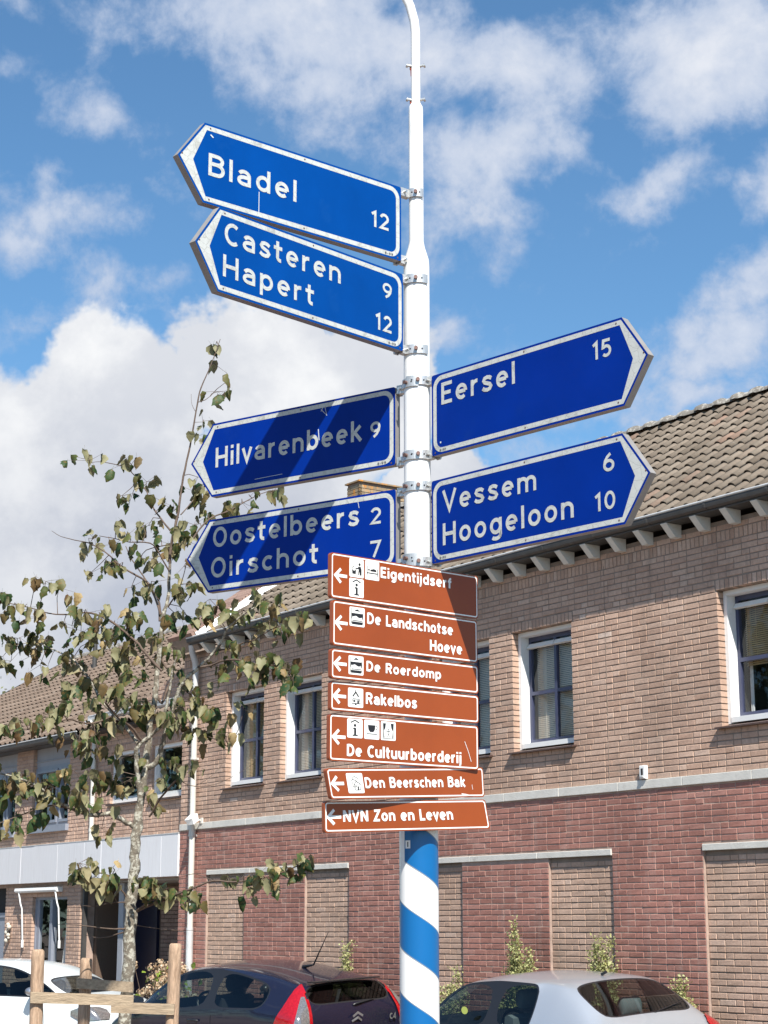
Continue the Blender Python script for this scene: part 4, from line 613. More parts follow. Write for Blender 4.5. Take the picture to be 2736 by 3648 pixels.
# entrance at the far left and the open porch beside the big building
dr = empty('door', (0, 0, 0), 0, parent=left); a, b, c, d = lh[6]
f = MB(); f.box(b - .07, b, LY + .05, LY + .15, 0, d); f.box(a, a + .07, LY + .05, LY + .15, 0, d); f.box(a + .07, b - .07, LY + .05, LY + .15, 2.10, 2.18); f.build('door_frame', M['slate_paint'], dr)
f = MB(); f.box(a + .07, b - .12, LY + .07, LY + .12, 0, 2.10); f.build('door_leaf', M['slate_paint'], dr)
f = MB(); f.box(a + .07, b - .07, LY + .10, LY + .12, 2.18, d); f.build('fanlight', M['dark'], dr)
pc = empty('porch', (0, 0, 0), 0, parent=left); a, b, c, d = lh[7]; PY = LY + .80
f = MB(); f.box(a - .0, a + .10, LY + .262, PY, 0, d); f.box(b, b + .14, LY + .262, PY, 0, d); f.box(a, b, PY, PY + .1, 0, d); f.build('side_walls', mat('porch_brick_brown', (.13, .085, .06), .9, bump=.4), pc)
f = MB(); f.box(a, b, LY + .262, PY, d - .02, d + .02); f.box(a, b, LY + .0, LY + .262, d - .01, d + .018); f.build('ceiling', M['soffit'], pc)
bk = MB(); z = .02; rr = random.Random(4); row = 0
while z < d - .08:
    x = a + 1.3; first = row % 2
    while x < b - .25: w = .1 if first else .21; first = 0; bk.box(x, x + w, PY - .02, PY, z, z + .05, 0, rr.random()); x += w + .01
    z += .062; row += 1
o = bk.build('porch_bricks', M['coping'], pc, tones=True, fix=False); o['kind'] = 'stuff'
f = MB(); f.box(-14.60, -14.545, LY + .02, LY + .09, 0, d); f.build('grey_post', M['gutter'], pc)
f = MB(); f.box(-13.63, -13.46, LY + .18, LY + .30, 0, d - .015); f.build('white_post', M['panel_grey'], pc)
f = MB(); f.box(-14.42, -13.5, PY - .03, PY + .02, .1, 2.28); f.build('navy_door', M['navy'], pc)
f = MB(); f.box(-14.5, -14.42, PY - .05, PY, .1, 2.36); f.box(-13.5, -13.42, PY - .05, PY, .1, 2.36); f.box(-14.42, -13.5, PY - .05, PY, 2.28, 2.36); f.build('door_surround', M['navy'], pc)
f = MB(); f.box(-12.05, -11.9, LY + .5, LY + .6, 0, d); f.build('brown_post', M['soffit'], pc)
# eaves and roof of the left house
pr1 = [(-.10, 4.935), (-.21, 4.94), (-.235, 4.96), (-.24, 5.02), (-.232, 5.02), (-.225, 4.965), (-.1, 4.948)]
gl = MB(); gl.prism(pr1, LX0, -14.30, axis='x'); gl.build('gutter', M['gutter'], left)
lp = MB(); lp.tube([(LX0, -.236, 5.02), (-14.30, -.236, 5.02)], .011, 8); lp.tube([(-14.2, -.07, 5.262), (LXR, -.07, 5.262)], .011, 8); lp.build('gutter_lip', M['zinc'], left)
gl = MB(); gl.prism([(LY, 5.165), (-.04, 5.17), (-.07, 5.20), (-.075, 5.262), (-.065, 5.262), (-.06, 5.2), (LY, 5.18)], -14.25, LXR, axis='x'); gl.build('upper_gutter', M['zinc'], left)
ev = MB(); ev.box(LX0, -14.28, -.10, LY + .2, 4.925, 4.94); ev.build('soffit', M['gutter'], left)
P2 = 30.; c2, s2 = math.cos(R(P2)), math.sin(R(P2)); L2 = 20*.29 - .02; Y2, Z2_ = -.19, 5.03
dk = MB(); dk.add([(LX0, Y2 + .02, Z2_ - .02), (LXR, Y2 + .02, Z2_ - .02), (LXR, Y2 + L2*c2, Z2_ + L2*s2 - .02), (LX0, Y2 + L2*c2, Z2_ + L2*s2 - .02), (LX0, 9.8, Z2_ - .05), (LXR, 9.8, Z2_ - .05), (LX0, Y2 + .02, Z2_ - .06), (LXR, Y2 + .02, Z2_ - .06)],
       [(0, 1, 2, 3), (3, 2, 5, 4), (0, 3, 4, 6), (1, 7, 5, 2), (6, 4, 5, 7), (0, 6, 7, 1)])
dk.build('roof_deck', M['deck'], left)
roof_tiles(left, LX0 - .02, LXR, Y2, Z2_, P2, 20, pw=.205, matl='roof_tile_red', solo_key=lambda x, y, z: (Vector((x, y, z)) - Vector((-13.5, 0, 5.6))).length)
vg = MB(); q = lambda s, h: (Y2 + s*c2 - h*s2, Z2_ + s*s2 + h*c2); vg.prism([q(-.03, -.08), q(-.03, .05), q(L2, .05), q(L2, -.08)], LX0 - .05, LX0 - .01, axis='x'); vg.build('verge', M['gutter'], left)
x = LXR - .36
while x > LX0:
    o = put('ridge_tile', rtm, left, (x, Y2 + L2*c2, Z2_ + L2*s2 - .02), (0, random.uniform(-.01, .01), 0)); o.color = (0, 0, random.random(), 1); x -= .312
fp = MB(); fp.tube([(-21.4, Y2 + 4.2*c2, Z2_ + 4.2*s2), (-21.4, Y2 + 4.2*c2, 8.1)], .05, 10); fp.tube([(-21.4, Y2 + 4.2*c2, 8.1), (-21.4, Y2 + 4.2*c2, 8.2)], .11, 10); fp.build('flue', M['gutter'], left)
d2 = empty('downpipe', (-14.20, LY - .06, 0), 0, parent=left)
f = MB(); f.tube([(0, 0, 5.0), (0, 0, 3.285)], .040, 12); f.tube([(0, 0, 3.42), (0, 0, 3.47)], .046, 12); f.build('pipe', M['pvc_white'], d2)
f = MB(); f.prism([(-.06, 5.17), (-.11, 5.0), (.11, 5.0), (.06, 5.17)], -.12, .04, axis='y'); f = MB(); f.box(-.10, .10, -.14, .04, 5.06, 5.19); f.box(-.06, .06, -.10, .03, 4.98, 5.06); f.build('hopper', M['white_paint'], d2)
def at_front(x, y, z): return (Matrix.Translation((OX, OY, 0)) @ Matrix.Rotation(RZ, 4, 'Z')) @ Vector((x, y, z))
def front_thing(name, x, y, z, label, cat, group=None, rz=0.0): return empty(name, at_front(x, y, z), RZ + rz, label, cat, group)
# floodlight beside the pipe, white sensor box, wall lamp, awning
t = front_thing('security_light', -10.50, 0, 3.40, 'small white security light fixed beside the white downpipe above the stone band', 'light')
f = MB(); f.box(-.03, .03, -.03, -.001, -.02, .06); f.tube([(0, -.03, .02), (-.03, -.10, .05)], .012, 8); f.build('bracket', M['pvc_white'], t)
f = MB(); f.add([(-.09, -.16, .10), (.03, -.10, .12), (.06, -.20, .04), (-.06, -.26, .02), (-.06, -.12, .0), (.04, -.08, .02), (.05, -.17, -.04), (-.05, -.20, -.05)], [(0, 1, 2, 3), (4, 7, 6, 5), (0, 4, 5, 1), (1, 5, 6, 2), (2, 6, 7, 3), (3, 7, 4, 0)]); f.build('lamp_housing', M['white_paint'], t)
t = front_thing('sensor_box', -1.21, 0, 3.405, 'small white box with a dark slot standing on the stone band between the right windows', 'sensor')
f = MB(); f.bbox(-.042, .042, -.045, -.001, 0, .135, .006); f.build('housing', M['white_paint'], t)
f = MB(); f.box(-.014, .016, -.048, -.046, .035, .105); f.build('slot', M['dark'], t)
f = MB(); f.bbox(-.024, .024, -.056, -.0481, .012, .034, .003); f.build('lens', M['zinc'], t)
t = front_thing('awning', -16.2, .10, 2.50, 'closed white window awning with two side arms above the ground floor window', 'awning')
f = MB(); f.prism([(-.001, .0), (-.11, .005), (-.13, .03), (-.12, .075), (-.001, .085)], -.78, .88, axis='x'); f.build('cassette', M['white_paint'], t)
for sx in (-.62, .84):
    f = MB(); f.tube([(sx, -.11, .0), (sx + .06, -.10, -.18), (sx + .06, -.07, -.26), (sx + .05, -.03, -.80)], .014, 8); f.tube([(sx + .05, -.03, -.78), (sx + .05, -.03, -.90)], .024, 8); f.build('side_arm', M['white_paint'], t)
t = front_thing('wall_ornament', -17.38, .10, 1.82, 'small pale wall ornament on the brick pier left of the awning', 'ornament')
f = MB()
for k in range(7): 
    c = Vector((.05*math.sin(k*1.7), -.04, .16 - k*.045)); r = .035 + .012*math.sin(k*2.3)
    f.lathe([(0.001, c.z - r), (r*.8, c.z - r*.6), (r, c.z), (r*.8, c.z + r*.6), (.001, c.z + r)], 10, c=(c.x, c.y))
f.build('figure', mat('plaster', (.55, .50, .42), .9), t)

# ------------------------------------------------------------------ leaves and plants
def leafmat(name, stops, back):
    m = bpy.data.materials.new(name); m.use_nodes = True; nt = m.node_tree; N = nt.nodes; L = nt.links; b = N['Principled BSDF']
    b.inputs['Roughness'].default_value = .55; b.inputs['Specular IOR Level'].default_value = .3
    at = N.new('ShaderNodeAttribute'); at.attribute_name = 'tone'; oi = N.new('ShaderNodeObjectInfo'); sp = N.new('ShaderNodeSeparateColor'); L.new(oi.outputs['Color'], sp.inputs[0])
    ad = N.new('ShaderNodeMath'); ad.operation = 'ADD'; L.new(at.outputs['Fac'], ad.inputs[0]); L.new(sp.outputs[2], ad.inputs[1])
    rp = N.new('ShaderNodeValToRGB'); L.new(ad.outputs[0], rp.inputs[0])
    while len(rp.color_ramp.elements) < len(stops): rp.color_ramp.elements.new(.5)
    for i, (p, c) in enumerate(stops): e = rp.color_ramp.elements[i]; e.position = p; e.color = (*c, 1)
    geo = N.new('ShaderNodeNewGeometry'); nz = N.new('ShaderNodeTexNoise'); nz.inputs['Scale'].default_value = 45; nz.inputs['Detail'].default_value = 4; L.new(geo.outputs['Position'], nz.inputs['Vector'])
    mr = N.new('ShaderNodeMapRange'); mr.inputs[1].default_value = .52; mr.inputs[2].default_value = .75; L.new(nz.outputs[0], mr.inputs[0])
    mx = N.new('ShaderNodeMix'); mx.data_type = 'RGBA'; L.new(mr.outputs[0], mx.inputs[0]); L.new(rp.outputs[0], mx.inputs[6]); mx.inputs[7].default_value = (.20, .12, .04, 1)
    bk = N.new('ShaderNodeMix'); bk.data_type = 'RGBA'; bk.inputs[0].default_value = .72; L.new(mx.outputs[2], bk.inputs[6]); bk.inputs[7].default_value = (*back, 1)
    fin = N.new('ShaderNodeMix'); fin.data_type = 'RGBA'; L.new(geo.outputs['Backfacing'], fin.inputs[0]); L.new(mx.outputs[2], fin.inputs[6]); L.new(bk.outputs[2], fin.inputs[7])
    L.new(fin.outputs[2], b.inputs['Base Color'])
    tr = N.new('ShaderNodeBsdfTranslucent'); L.new(fin.outputs[2], tr.inputs[0]); ms = N.new('ShaderNodeMixShader'); ms.inputs[0].default_value = .22
    L.new(b.outputs[0], ms.inputs[1]); L.new(tr.outputs[0], ms.inputs[2]); L.new(ms.outputs[0], N['Material Output'].inputs[0]); return m
M['leaf'] = leafmat('lime_leaf', [(0, (.018, .045, .016)), (.25, (.038, .076, .022)), (.48, (.075, .100, .030)), (.68, (.125, .120, .042)), (.84, (.12, .070, .032)), (.95, (.28, .20, .085)), (1, (.40, .30, .15))], (.30, .275, .155))
def bark(name, base, lich, dark):
    m = mat(name, base, .9, bump=.8, bscale=70, var=.25, vscale=30, dirt=lich, dscale=26, dthr=(.5, .56)); nt = m.node_tree; return m
M['bark'] = bark('pale_lichen_bark', (.17, .145, .11), (.42, .40, .33), None)
M['twig'] = mat('twig_bark', (.11, .075, .055), .8, var=.35, vscale=25, bump=.3)
def leaf_mb(seed):
    rr = random.Random(seed); b = MB(); ln = 1.0; n = 6
    half = [(0, .03), (.05, .27), (.20, .40), (.34, .37), (.50, .36), (.66, .23), (.84, .12), (1.0, .0)]
    cup = rr.uniform(.25, 1.1); droop = rr.uniform(-.1, .6); tw = rr.uniform(-.9, .9)
    vs = []
    for i, (s, w) in enumerate(half):
        for sd in (-1, 0, 1):
            x = sd * w * (1 + rr.uniform(-.16, .14)); z = -cup * abs(x) * 1.2 + rr.uniform(-.06, .06) - droop * s * s
            zz = z; y = s
            if sd and 0 < i < 2: y -= .10
            a = tw * s; vs.append((x*math.cos(a) - zz*math.sin(a), y, x*math.sin(a) + zz*math.cos(a)))
    fs = []
    for i in range(len(half) - 1):
        fs += [(i*3, i*3+1, (i+1)*3+1, (i+1)*3), (i*3+1, i*3+2, (i+1)*3+2, (i+1)*3+1)]
    b.add(vs, fs, 0, 0, True)
    b.add([(-.008, -.35, .02), (.008, -.35, .02), (.008, .03, 0), (-.008, .03, 0)], [(0, 1, 2, 3)])
    return b
leaf_src = [leaf_mb(i) for i in range(7)]; leaf_me = [b.mesh('leaf', M['leaf'], fix=False) for b in leaf_src]

tree = empty('young_lime_tree', (TRUNK[0][0], TRUNK[0][1], 0), 0, 'young lime tree with lichen covered trunk and withered drooping leaves, tied to wooden stakes', 'tree')
T0 = Vector((TRUNK[0][0], TRUNK[0][1], 0))
def catmull(pts, sub=3, jit=0.0, seed=0):
    rr = random.Random(seed); out = []; P = [Vector(p[:3]) for p in pts]; r = [p[3] for p in pts]
    for i in range(len(P) - 1):
        p0, p1, p2, p3 = P[max(i-1, 0)], P[i], P[i+1], P[min(i+2, len(P)-1)]
        for k in range(sub):
            t = k / sub; v = .5 * ((2*p1) + (p2-p0)*t + (2*p0-5*p1+4*p2-p3)*t*t + (3*p1-p0-3*p2+p3)*t**3)
            rad = r[i]*(1-t) + r[i+1]*t
            v = v + Vector([rr.uniform(-1, 1) for _ in range(3)]) * rad * jit
            out.append((v, rad * (1 + rr.uniform(-.08, .10))))
    out.append((P[-1], r[-1])); return out
tb = MB(); pts = catmull([[T0.x + .01, T0.y, 0.0, .065], [T0.x, T0.y, .7, .056]] + TRUNK, 3, .22, 1)
low = [p for p in pts if p[1] > .010]; high = [p for p in pts if p[1] <= .0115]
tb.tube([p - T0 for p, r in low], [r*.88 for p, r in low], 12); tb.build('trunk', M['bark'], tree)
tb = MB(); tb.tube([p - T0 for p, r in high], [r for p, r in high], 8); tb.build('leader', M['twig'], tree)
for i, br in enumerate(BRANCHES):
    b = MB(); q = catmull(br, 3, .35, i + 3); b.tube([p - T0 for p, r in q], [r for p, r in q], 8 if br[0][3] > .008 else 6); b.build('branch', M['bark'] if br[0][3] > .0125 else M['twig'], tree)
rr = random.Random(21); tw = MB(); leaves = []
for (x, y, z, n, ax, ay, az) in CLUSTERS:
    c = Vector((x, y, z)); a = Vector((ax, ay, az)); d = c - a
    top = c + Vector((rr.uniform(-.02, .02), rr.uniform(-.05, .05), rr.uniform(.01, .05)))
    if (top - a).length > .015:
        m_ = (a + top)/2 + Vector((rr.uniform(-.02, .02), rr.uniform(-.02, .02), rr.uniform(0, .03)))
        tw.tube([a - T0, m_ - T0, top - T0], [.0032, .0026, .0018], 5)
    for k in range(int(n * 1.28 + .5)):
        p = top + Vector((rr.gauss(0, .048), rr.gauss(0, .055), rr.gauss(.0, .032)))
        leaves.append((p, rr))
        tw.tube([top - T0, p - T0], [.0015, .001], 4)
o = tw.build('twigs', M['twig'], tree); o['kind'] = 'stuff'
def leaf_mat_(p):
    yaw = rr.uniform(0, 2*math.pi); pitch = rr.gauss(-66, 24); roll = rr.uniform(-50, 50)
    s = rr.uniform(.052, .108)
    return Matrix.Translation(p - T0) @ Matrix.Rotation(yaw, 4, 'Z') @ Matrix.Rotation(R(pitch), 4, 'X') @ Matrix.Rotation(R(roll), 4, 'Y') @ Matrix.Diagonal((s*rr.uniform(.8, 1.05), s, s, 1))
order = list(range(len(leaves))); rr.shuffle(order); solo = set(order[:300])
fol = MB()
for i, (p, _) in enumerate(leaves):
    mtx = leaf_mat_(p); tone = min(1, max(0, rr.gauss(.48, .28)))
    if z < 0: pass
    k = rr.randrange(7)
    if i in solo:
        o = bpy.data.objects.new('leaf', leaf_me[k]); COL.objects.link(o); o.parent = tree; o.matrix_local = mtx; o.color = (0, 0, tone, 1)
    else:
        s = leaf_src[k]; fol.add([mtx @ Vector(v) for v in s.v], s.f, 0, tone, True)
o = fol.build('foliage', M['leaf'], tree, tones=True, fix=False); o['kind'] = 'stuff'

# stakes with boards
wood = mat('stake_wood', (.44, .30, .20), .85, bump=.7, bscale=24, var=.30, vscale=9, rscale=(9, 9, 1.2), dirt=(.25, .16, .10), dscale=5, dthr=(.50, .72))
wood2 = mat('board_wood', (.38, .29, .195), .85, bump=.7, bscale=30, var=.3, vscale=8, rscale=(1, 9, 9))
stakes = empty('tree_stakes', (-1.78, 12.1, 0), 0, 'three round wooden stakes joined by boards around the lime tree trunk', 'tree stakes')
SO = Vector((-1.78, 12.1, 0))
for (x, y, zt, r, lean) in ((-2.125, 11.6, 1.778, .041, -.012), (-2.02, 12.6, 1.712, .041, .01), (-1.372, 12.0, 1.812, .041, .018)):
    s = MB(); prof = [(0.001, zt - .001), (r - .012, zt), (r - .002, zt - .012), (r, zt - .05), (r, .0)]; s.lathe(prof, 20)
    o = s.build('stake', wood, stakes, (x - SO.x, y - SO.y, 0)); o.rotation_euler = (0, lean, 0)
def board(p, q, h=.066, t=.018, dy=0):
    a, b = Vector(p) - SO, Vector(q) - SO; d = (b - a).normalized(); s = MB(); nrm = Vector((d.y, -d.x, 0)).normalized() * t/2; up = Vector((0, 0, h/2))
    vs = [a-nrm-up, b-nrm-up, b+nrm-up, a+nrm-up, a-nrm+up, b-nrm+up, b+nrm+up, a+nrm+up]
    s.add(vs, [(0,3,2,1),(4,5,6,7),(0,1,5,4),(1,2,6,5),(2,3,7,6),(3,0,4,7)]); s.build('board', wood2, stakes)
board((-2.17, 11.545, 1.492), (-1.545, 11.60, 1.470)); board((-2.05, 12.54, 1.548), (-1.655, 12.36, 1.528)); board((-1.33, 11.945, 1.404), (-1.735, 11.97, 1.415))
for (x, y, z) in ((-2.125, 11.6, 1.49), (-1.385, 12.0, 1.405)):
    s = MB(); s.tube([(x - SO.x + .048*math.cos(a*.52), y - SO.y + .048*math.sin(a*.52), z + .018*math.sin(a)) for a in range(13)], .007, 6); s.build('tie', M['dark'], stakes)

# small plants against the wall
gleaf = leafmat('plant_leaf', [(0, (.22, .25, .085)), (.5, (.36, .37, .14)), (1, (.48, .46, .22))], (.44, .45, .22))
def wall_plant(x, y, w, h, zmax, nst, label, name='wall_shrub', seed=0, group=None):
    rr = random.Random(seed); p = at_front(x, y, .115); t = empty(name, p, RZ, label, 'plant', group); st = MB(); lf = MB()
    for i in range(nst):
        a = rr.uniform(-1, 1); top = Vector((a*w*.55, rr.uniform(-.12, .10), zmax * rr.uniform(.72, 1.0) * (1 - .35*abs(a)))); base = Vector((a*w*.15, 0, 0))
        mid = (base + top)/2 + Vector((rr.uniform(-.05, .05), rr.uniform(-.03, .03), 0)); pts = [base, mid, top]
        st.tube(pts, [.006, .005, .002], 5)
        for k in range(int(520 * h)):
            s = 1 - rr.random() * h / zmax; q = base.lerp(top, s) + Vector((rr.gauss(0, .036), rr.gauss(0, .030), rr.gauss(0, .02)))
            L_ = rr.uniform(.018, .042); d = Vector((rr.gauss(0, 1), rr.gauss(0, 1), rr.gauss(.6, .6))).normalized() * L_; sd = d.cross(Vector((rr.gauss(0, 1), rr.gauss(0, 1), rr.gauss(0, 1)))).normalized() * L_*.30
            lf.add([q, q + d*.5 + sd, q + d, q + d*.5 - sd], [(0, 1, 2, 3)], 0, rr.random())
    st.build('stem', M['twig'], t); o = lf.build('foliage', gleaf, t, tones=True, fix=False); o['kind'] = 'stuff'; return t
wall_plant(-6.40, -.22, .62, .95, 1.66, 20, 'pale green wispy shrub behind the roof of the dark blue hatchback', seed=1)
wall_plant(-3.00, -.22, .56, .95, 1.94, 24, 'tallest yellow green wispy shrub against the red brick, left of the silver car roof', seed=2)
wall_plant(-3.32, -.26, .30, .60, 1.42, 10, 'low brownish shrub leaning on the foot of the tallest wispy shrub', seed=6)
wall_plant(-1.64, -.24, .46, .75, 1.80, 18, 'yellow green wispy shrub behind the middle of the silver car roof', seed=3)
wall_plant(-.56, -.24, .34, .5, 1.46, 10, 'small dry wispy shrub behind the rear window of the silver car', seed=4)
wall_plant(-4.26, -.22, .30, .9, 1.60, 7, 'thin sparse wispy shrub just right of the striped post', seed=5)
# hydrangea with dead flower heads
hy = front_thing('hydrangea', -9.98, -.75, -.03, 'hydrangea bush with dry cream flower heads and lime green leaves, behind the right stake', 'plant')
hl = leafmat('dry_petal', [(0, (.30, .17, .10)), (.4, (.48, .33, .21)), (.8, (.62, .49, .34)), (1, (.62, .54, .40))], (.55, .45, .32)); hg = leafmat('lime_leaf_bright', [(0, (.12, .20, .02)), (1, (.30, .42, .05))], (.3, .4, .1))
rr = random.Random(9); pt = MB(); gl_ = MB(); st = MB()
for i in range(60):
    h0 = Vector((rr.gauss(0, .20), rr.gauss(0, .15), rr.uniform(.85, 1.48) )); h0.x *= 1.1 - .6*(h0.z - .85); st.tube([(h0.x*.2, h0.y*.2, 0), tuple(h0)], [.008, .004], 5)
    for k in range(46):
        d = Vector((rr.gauss(0, 1), rr.gauss(0, 1), rr.gauss(0, 1))).normalized(); q = h0 + d * rr.uniform(.04, .075); u = d.orthogonal().normalized() * .018; v = d.cross(u).normalized() * .018
        q = q + d*rr.uniform(-.01, .01); pt.add([q + u, q + v, q - u, q - v], [(0, 1, 2, 3)], 0, rr.random())
for i in range(70):
    q = Vector((rr.gauss(.06, .24), rr.gauss(0, .16), rr.uniform(.8, 1.50))); s = leaf_src[rr.randrange(7)]; mtx = Matrix.Translation(q) @ Matrix.Rotation(rr.uniform(0, 6.3), 4, 'Z') @ Matrix.Rotation(R(rr.uniform(-60, 20)), 4, 'X') @ Matrix.Scale(rr.uniform(.06, .10), 4)
    gl_.add([mtx @ Vector(v) for v in s.v], s.f, 0, rr.random(), True)
st.build('stem', M['twig'], hy); o = pt.build('flower_heads', hl, hy, tones=True, fix=False); o['kind'] = 'stuff'; o = gl_.build('foliage', hg, hy, tones=True, fix=False); o['kind'] = 'stuff'
# far tree behind the left roof
ft = empty('distant_tree', (-13.2, 62, 0), 0, 'hazy olive tree crown showing above the far left end of the tiled roof', 'tree')
b = MB(); b.tube([(0, 0, 0), (.1, 0, 4), (0, .1, 7)], [.25, .18, .08], 10); rr = random.Random(2); lf = MB()
for i in range(60):
    a = rr.uniform(0, 6.28); e = Vector((math.cos(a)*rr.uniform(.6, 2.7), math.sin(a)*rr.uniform(.6, 2.5), rr.uniform(5.2, 9.7))); e.x *= 1.2 - .07*(e.z - 5)
    b.tube([(0, 0, rr.uniform(3, 7)), tuple(e)], [.05, .012], 5)
    for k in range(42):
        q = e + Vector((rr.gauss(0, .32), rr.gauss(0, .32), rr.gauss(0, .26))); s_ = rr.uniform(.05, .10); d = Vector((rr.gauss(0, 1), rr.gauss(0, 1), rr.gauss(0, 1))).normalized(); u = d.orthogonal().normalized()*s_; v = d.cross(u).normalized()*s_
        lf.add([q + u, q + v*.7, q - u, q - v*.7], [(0, 1, 2, 3)], 0, rr.random())
b.build('trunk', M['twig'], ft); o = lf.build('crown', leafmat('far_leaf', [(0, (.10, .13, .05)), (1, (.22, .23, .10))], (.2, .22, .1)), ft, tones=True, fix=False); o['kind'] = 'stuff'
# ------------------------------------------------------------------ lettering drawn with a round pen
def arc(cx, cy, rx, ry, a0, a1, n=None):
    n = n or max(4, int(abs(a1 - a0) / 12)); return [(cx + rx*math.cos(R(a0 + (a1-a0)*i/n)), cy + ry*math.sin(R(a0 + (a1-a0)*i/n))) for i in range(n+1)]
def bowl(cx=.29, cy=.36, rx=.205, ry=.28): return arc(cx, cy, rx, ry, 0, 360, 28)
G = {
 'a': (.56, [arc(.27, .44, .19, .20, 155, 0) + [(.46, 0)], [(.46, .40)] + arc(.27, .235, .19, .155, 90, 270, 10)[0:] + [(.46, .08)]]),
 'b': (.58, [[(.085, 0), (.085, 1)], bowl(.29)]), 'c': (.50, [arc(.29, .36, .205, .28, 48, 312)]), 'd': (.58, [[(.495, 0), (.495, 1)], bowl(.29)]),
 'e': (.57, [[(.12, .365), (.47, .365)], arc(.29, .36, .20, .28, -2, 312)]), 'f': (.38, [[(.16, 0), (.16, .76)] + arc(.33, .76, .17, .16, 180, 90), [(.0, .64), (.34, .64)]]),
 'g': (.58, [bowl(.29), [(.495, .72), (.495, -.04)] + arc(.29, -.03, .205, .17, 0, -140)]), 'h': (.57, [[(.085, 0), (.085, 1)], [(.085, .40)] + arc(.285, .42, .20, .22, 180, 0) + [(.485, 0)]]),
 'i': (.17, [[(.085, 0), (.085, .72)], [(.085, .84), (.085, 1.0)]]), 'j': (.20, [[(.11, .72), (.11, -.10)] + arc(-.03, -.08, .14, .12, 0, -80), [(.11, .84), (.11, 1.0)]]),
 'k': (.53, [[(.085, 0), (.085, 1)], [(.46, .72), (.10, .33)], [(.20, .42), (.49, 0)]]), 'l': (.17, [[(.085, 0), (.085, 1)]]),
 'm': (.87, [[(.085, 0), (.085, .72)], [(.085, .40)] + arc(.26, .44, .175, .20, 180, 0) + [(.435, 0)], [(.435, .40)] + arc(.61, .44, .175, .20, 180, 0) + [(.785, 0)]]),
 'n': (.57, [[(.085, 0), (.085, .72)], [(.085, .40)] + arc(.285, .42, .20, .22, 180, 0) + [(.485, 0)]]), 'o': (.58, [bowl(.29)]), 'p': (.58, [[(.085, -.28), (.085, .72)], bowl(.29)]),
 'r': (.38, [[(.085, 0), (.085, .72)], [(.085, .36)] + arc(.30, .40, .215, .24, 180, 82)]), 's': (.50, [[(.44, .55), (.36, .62), (.25, .645), (.14, .61), (.10, .51), (.15, .42), (.26, .365), (.37, .31), (.42, .21), (.37, .11), (.26, .075), (.14, .10), (.05, .18)]]),
 't': (.38, [[(.16, .94), (.16, .22)] + arc(.29, .21, .13, .13, 180, 280), [(.0, .64), (.36, .64)]]), 'u': (.57, [[(.485, 0), (.485, .72)], [(.085, .72), (.085, .30)] + arc(.285, .30, .20, .22, 180, 360) + [(.485, .34)]]),
 'v': (.50, [[(.045, .72), (.25, .04), (.455, .72)]]), 'x': (.5, [[(0, 0), (.5, .72)]]),
 'B': (.62, [[(.085, 0), (.085, 1)], [(.085, .92)] + arc(.33, .735, .19, .185, 90, -90, 10) + [(.085, .55)], [(.33, .55)] + arc(.34, .315, .21, .235, 90, -90, 12) + [(.085, .08)]]),
 'C': (.62, [arc(.36, .5, .275, .42, 52, 308)]), 'D': (.66, [[(.085, 0), (.085, 1)], [(.085, .92)] + arc(.26, .5, .31, .42, 90, -90, 16) + [(.085, .08)]]),
 'E': (.54, [[(.085, 0), (.085, 1)], [(.085, .92), (.52, .92)], [(.085, .51), (.46, .51)], [(.085, .08), (.52, .08)]]), 'H': (.66, [[(.085, 0), (.085, 1)], [(.575, 0), (.575, 1)], [(.085, .5), (.575, .5)]]),
 'L': (.50, [[(.085, 1), (.085, .08), (.49, .08)]]), 'N': (.68, [[(.085, 0), (.085, 1)], [(.595, 0), (.595, 1)], [(.10, .97), (.58, .03)]]), 'O': (.70, [arc(.35, .5, .27, .42, 0, 360, 32)]),
 'R': (.63, [[(.085, 0), (.085, 1)], [(.085, .92)] + arc(.33, .70, .205, .22, 90, -90, 10) + [(.085, .48)], [(.32, .48), (.55, 0)]]), 'V': (.66, [[(.045, 1), (.33, .04), (.615, 1)]]), 'Z': (.58, [[(.05, .92), (.50, .92), (.07, .08), (.53, .08)]]),
 '0': (.60, [arc(.30, .5, .215, .42, 0, 360, 28)]), '1': (.34, [[(.02, .78), (.22, .93), (.22, 0)]]), '2': (.58, [arc(.28, .68, .20, .24, 165, -25) + [(.08, .08), (.53, .08)]]),
 '5': (.58, [[(.49, .92), (.13, .92), (.10, .54)] + arc(.28, .34, .21, .26, 125, -140)]), '6': (.58, [bowl(.29, .33, .205, .25), [(.085, .36), (.12, .58), (.22, .78), (.38, .95)]]),
 '7': (.54, [[(.04, .92), (.48, .92), (.20, 0)]]), '9': (.58, [bowl(.29, .67, .205, .25), [(.495, .64), (.46, .42), (.36, .22), (.20, .05)]]), 'I': (.2, [[(.1, 0), (.1, 1)]]), '-': (.34, [[(.03, .4), (.3, .4)]]),
 '4': (.58, [[(.40, 0), (.40, 1), (.05, .28), (.55, .28)]]), '8': (.58, [bowl(.29, .27, .2, .19), bowl(.29, .7, .17, .2)]), ' ': (.30, []),
}
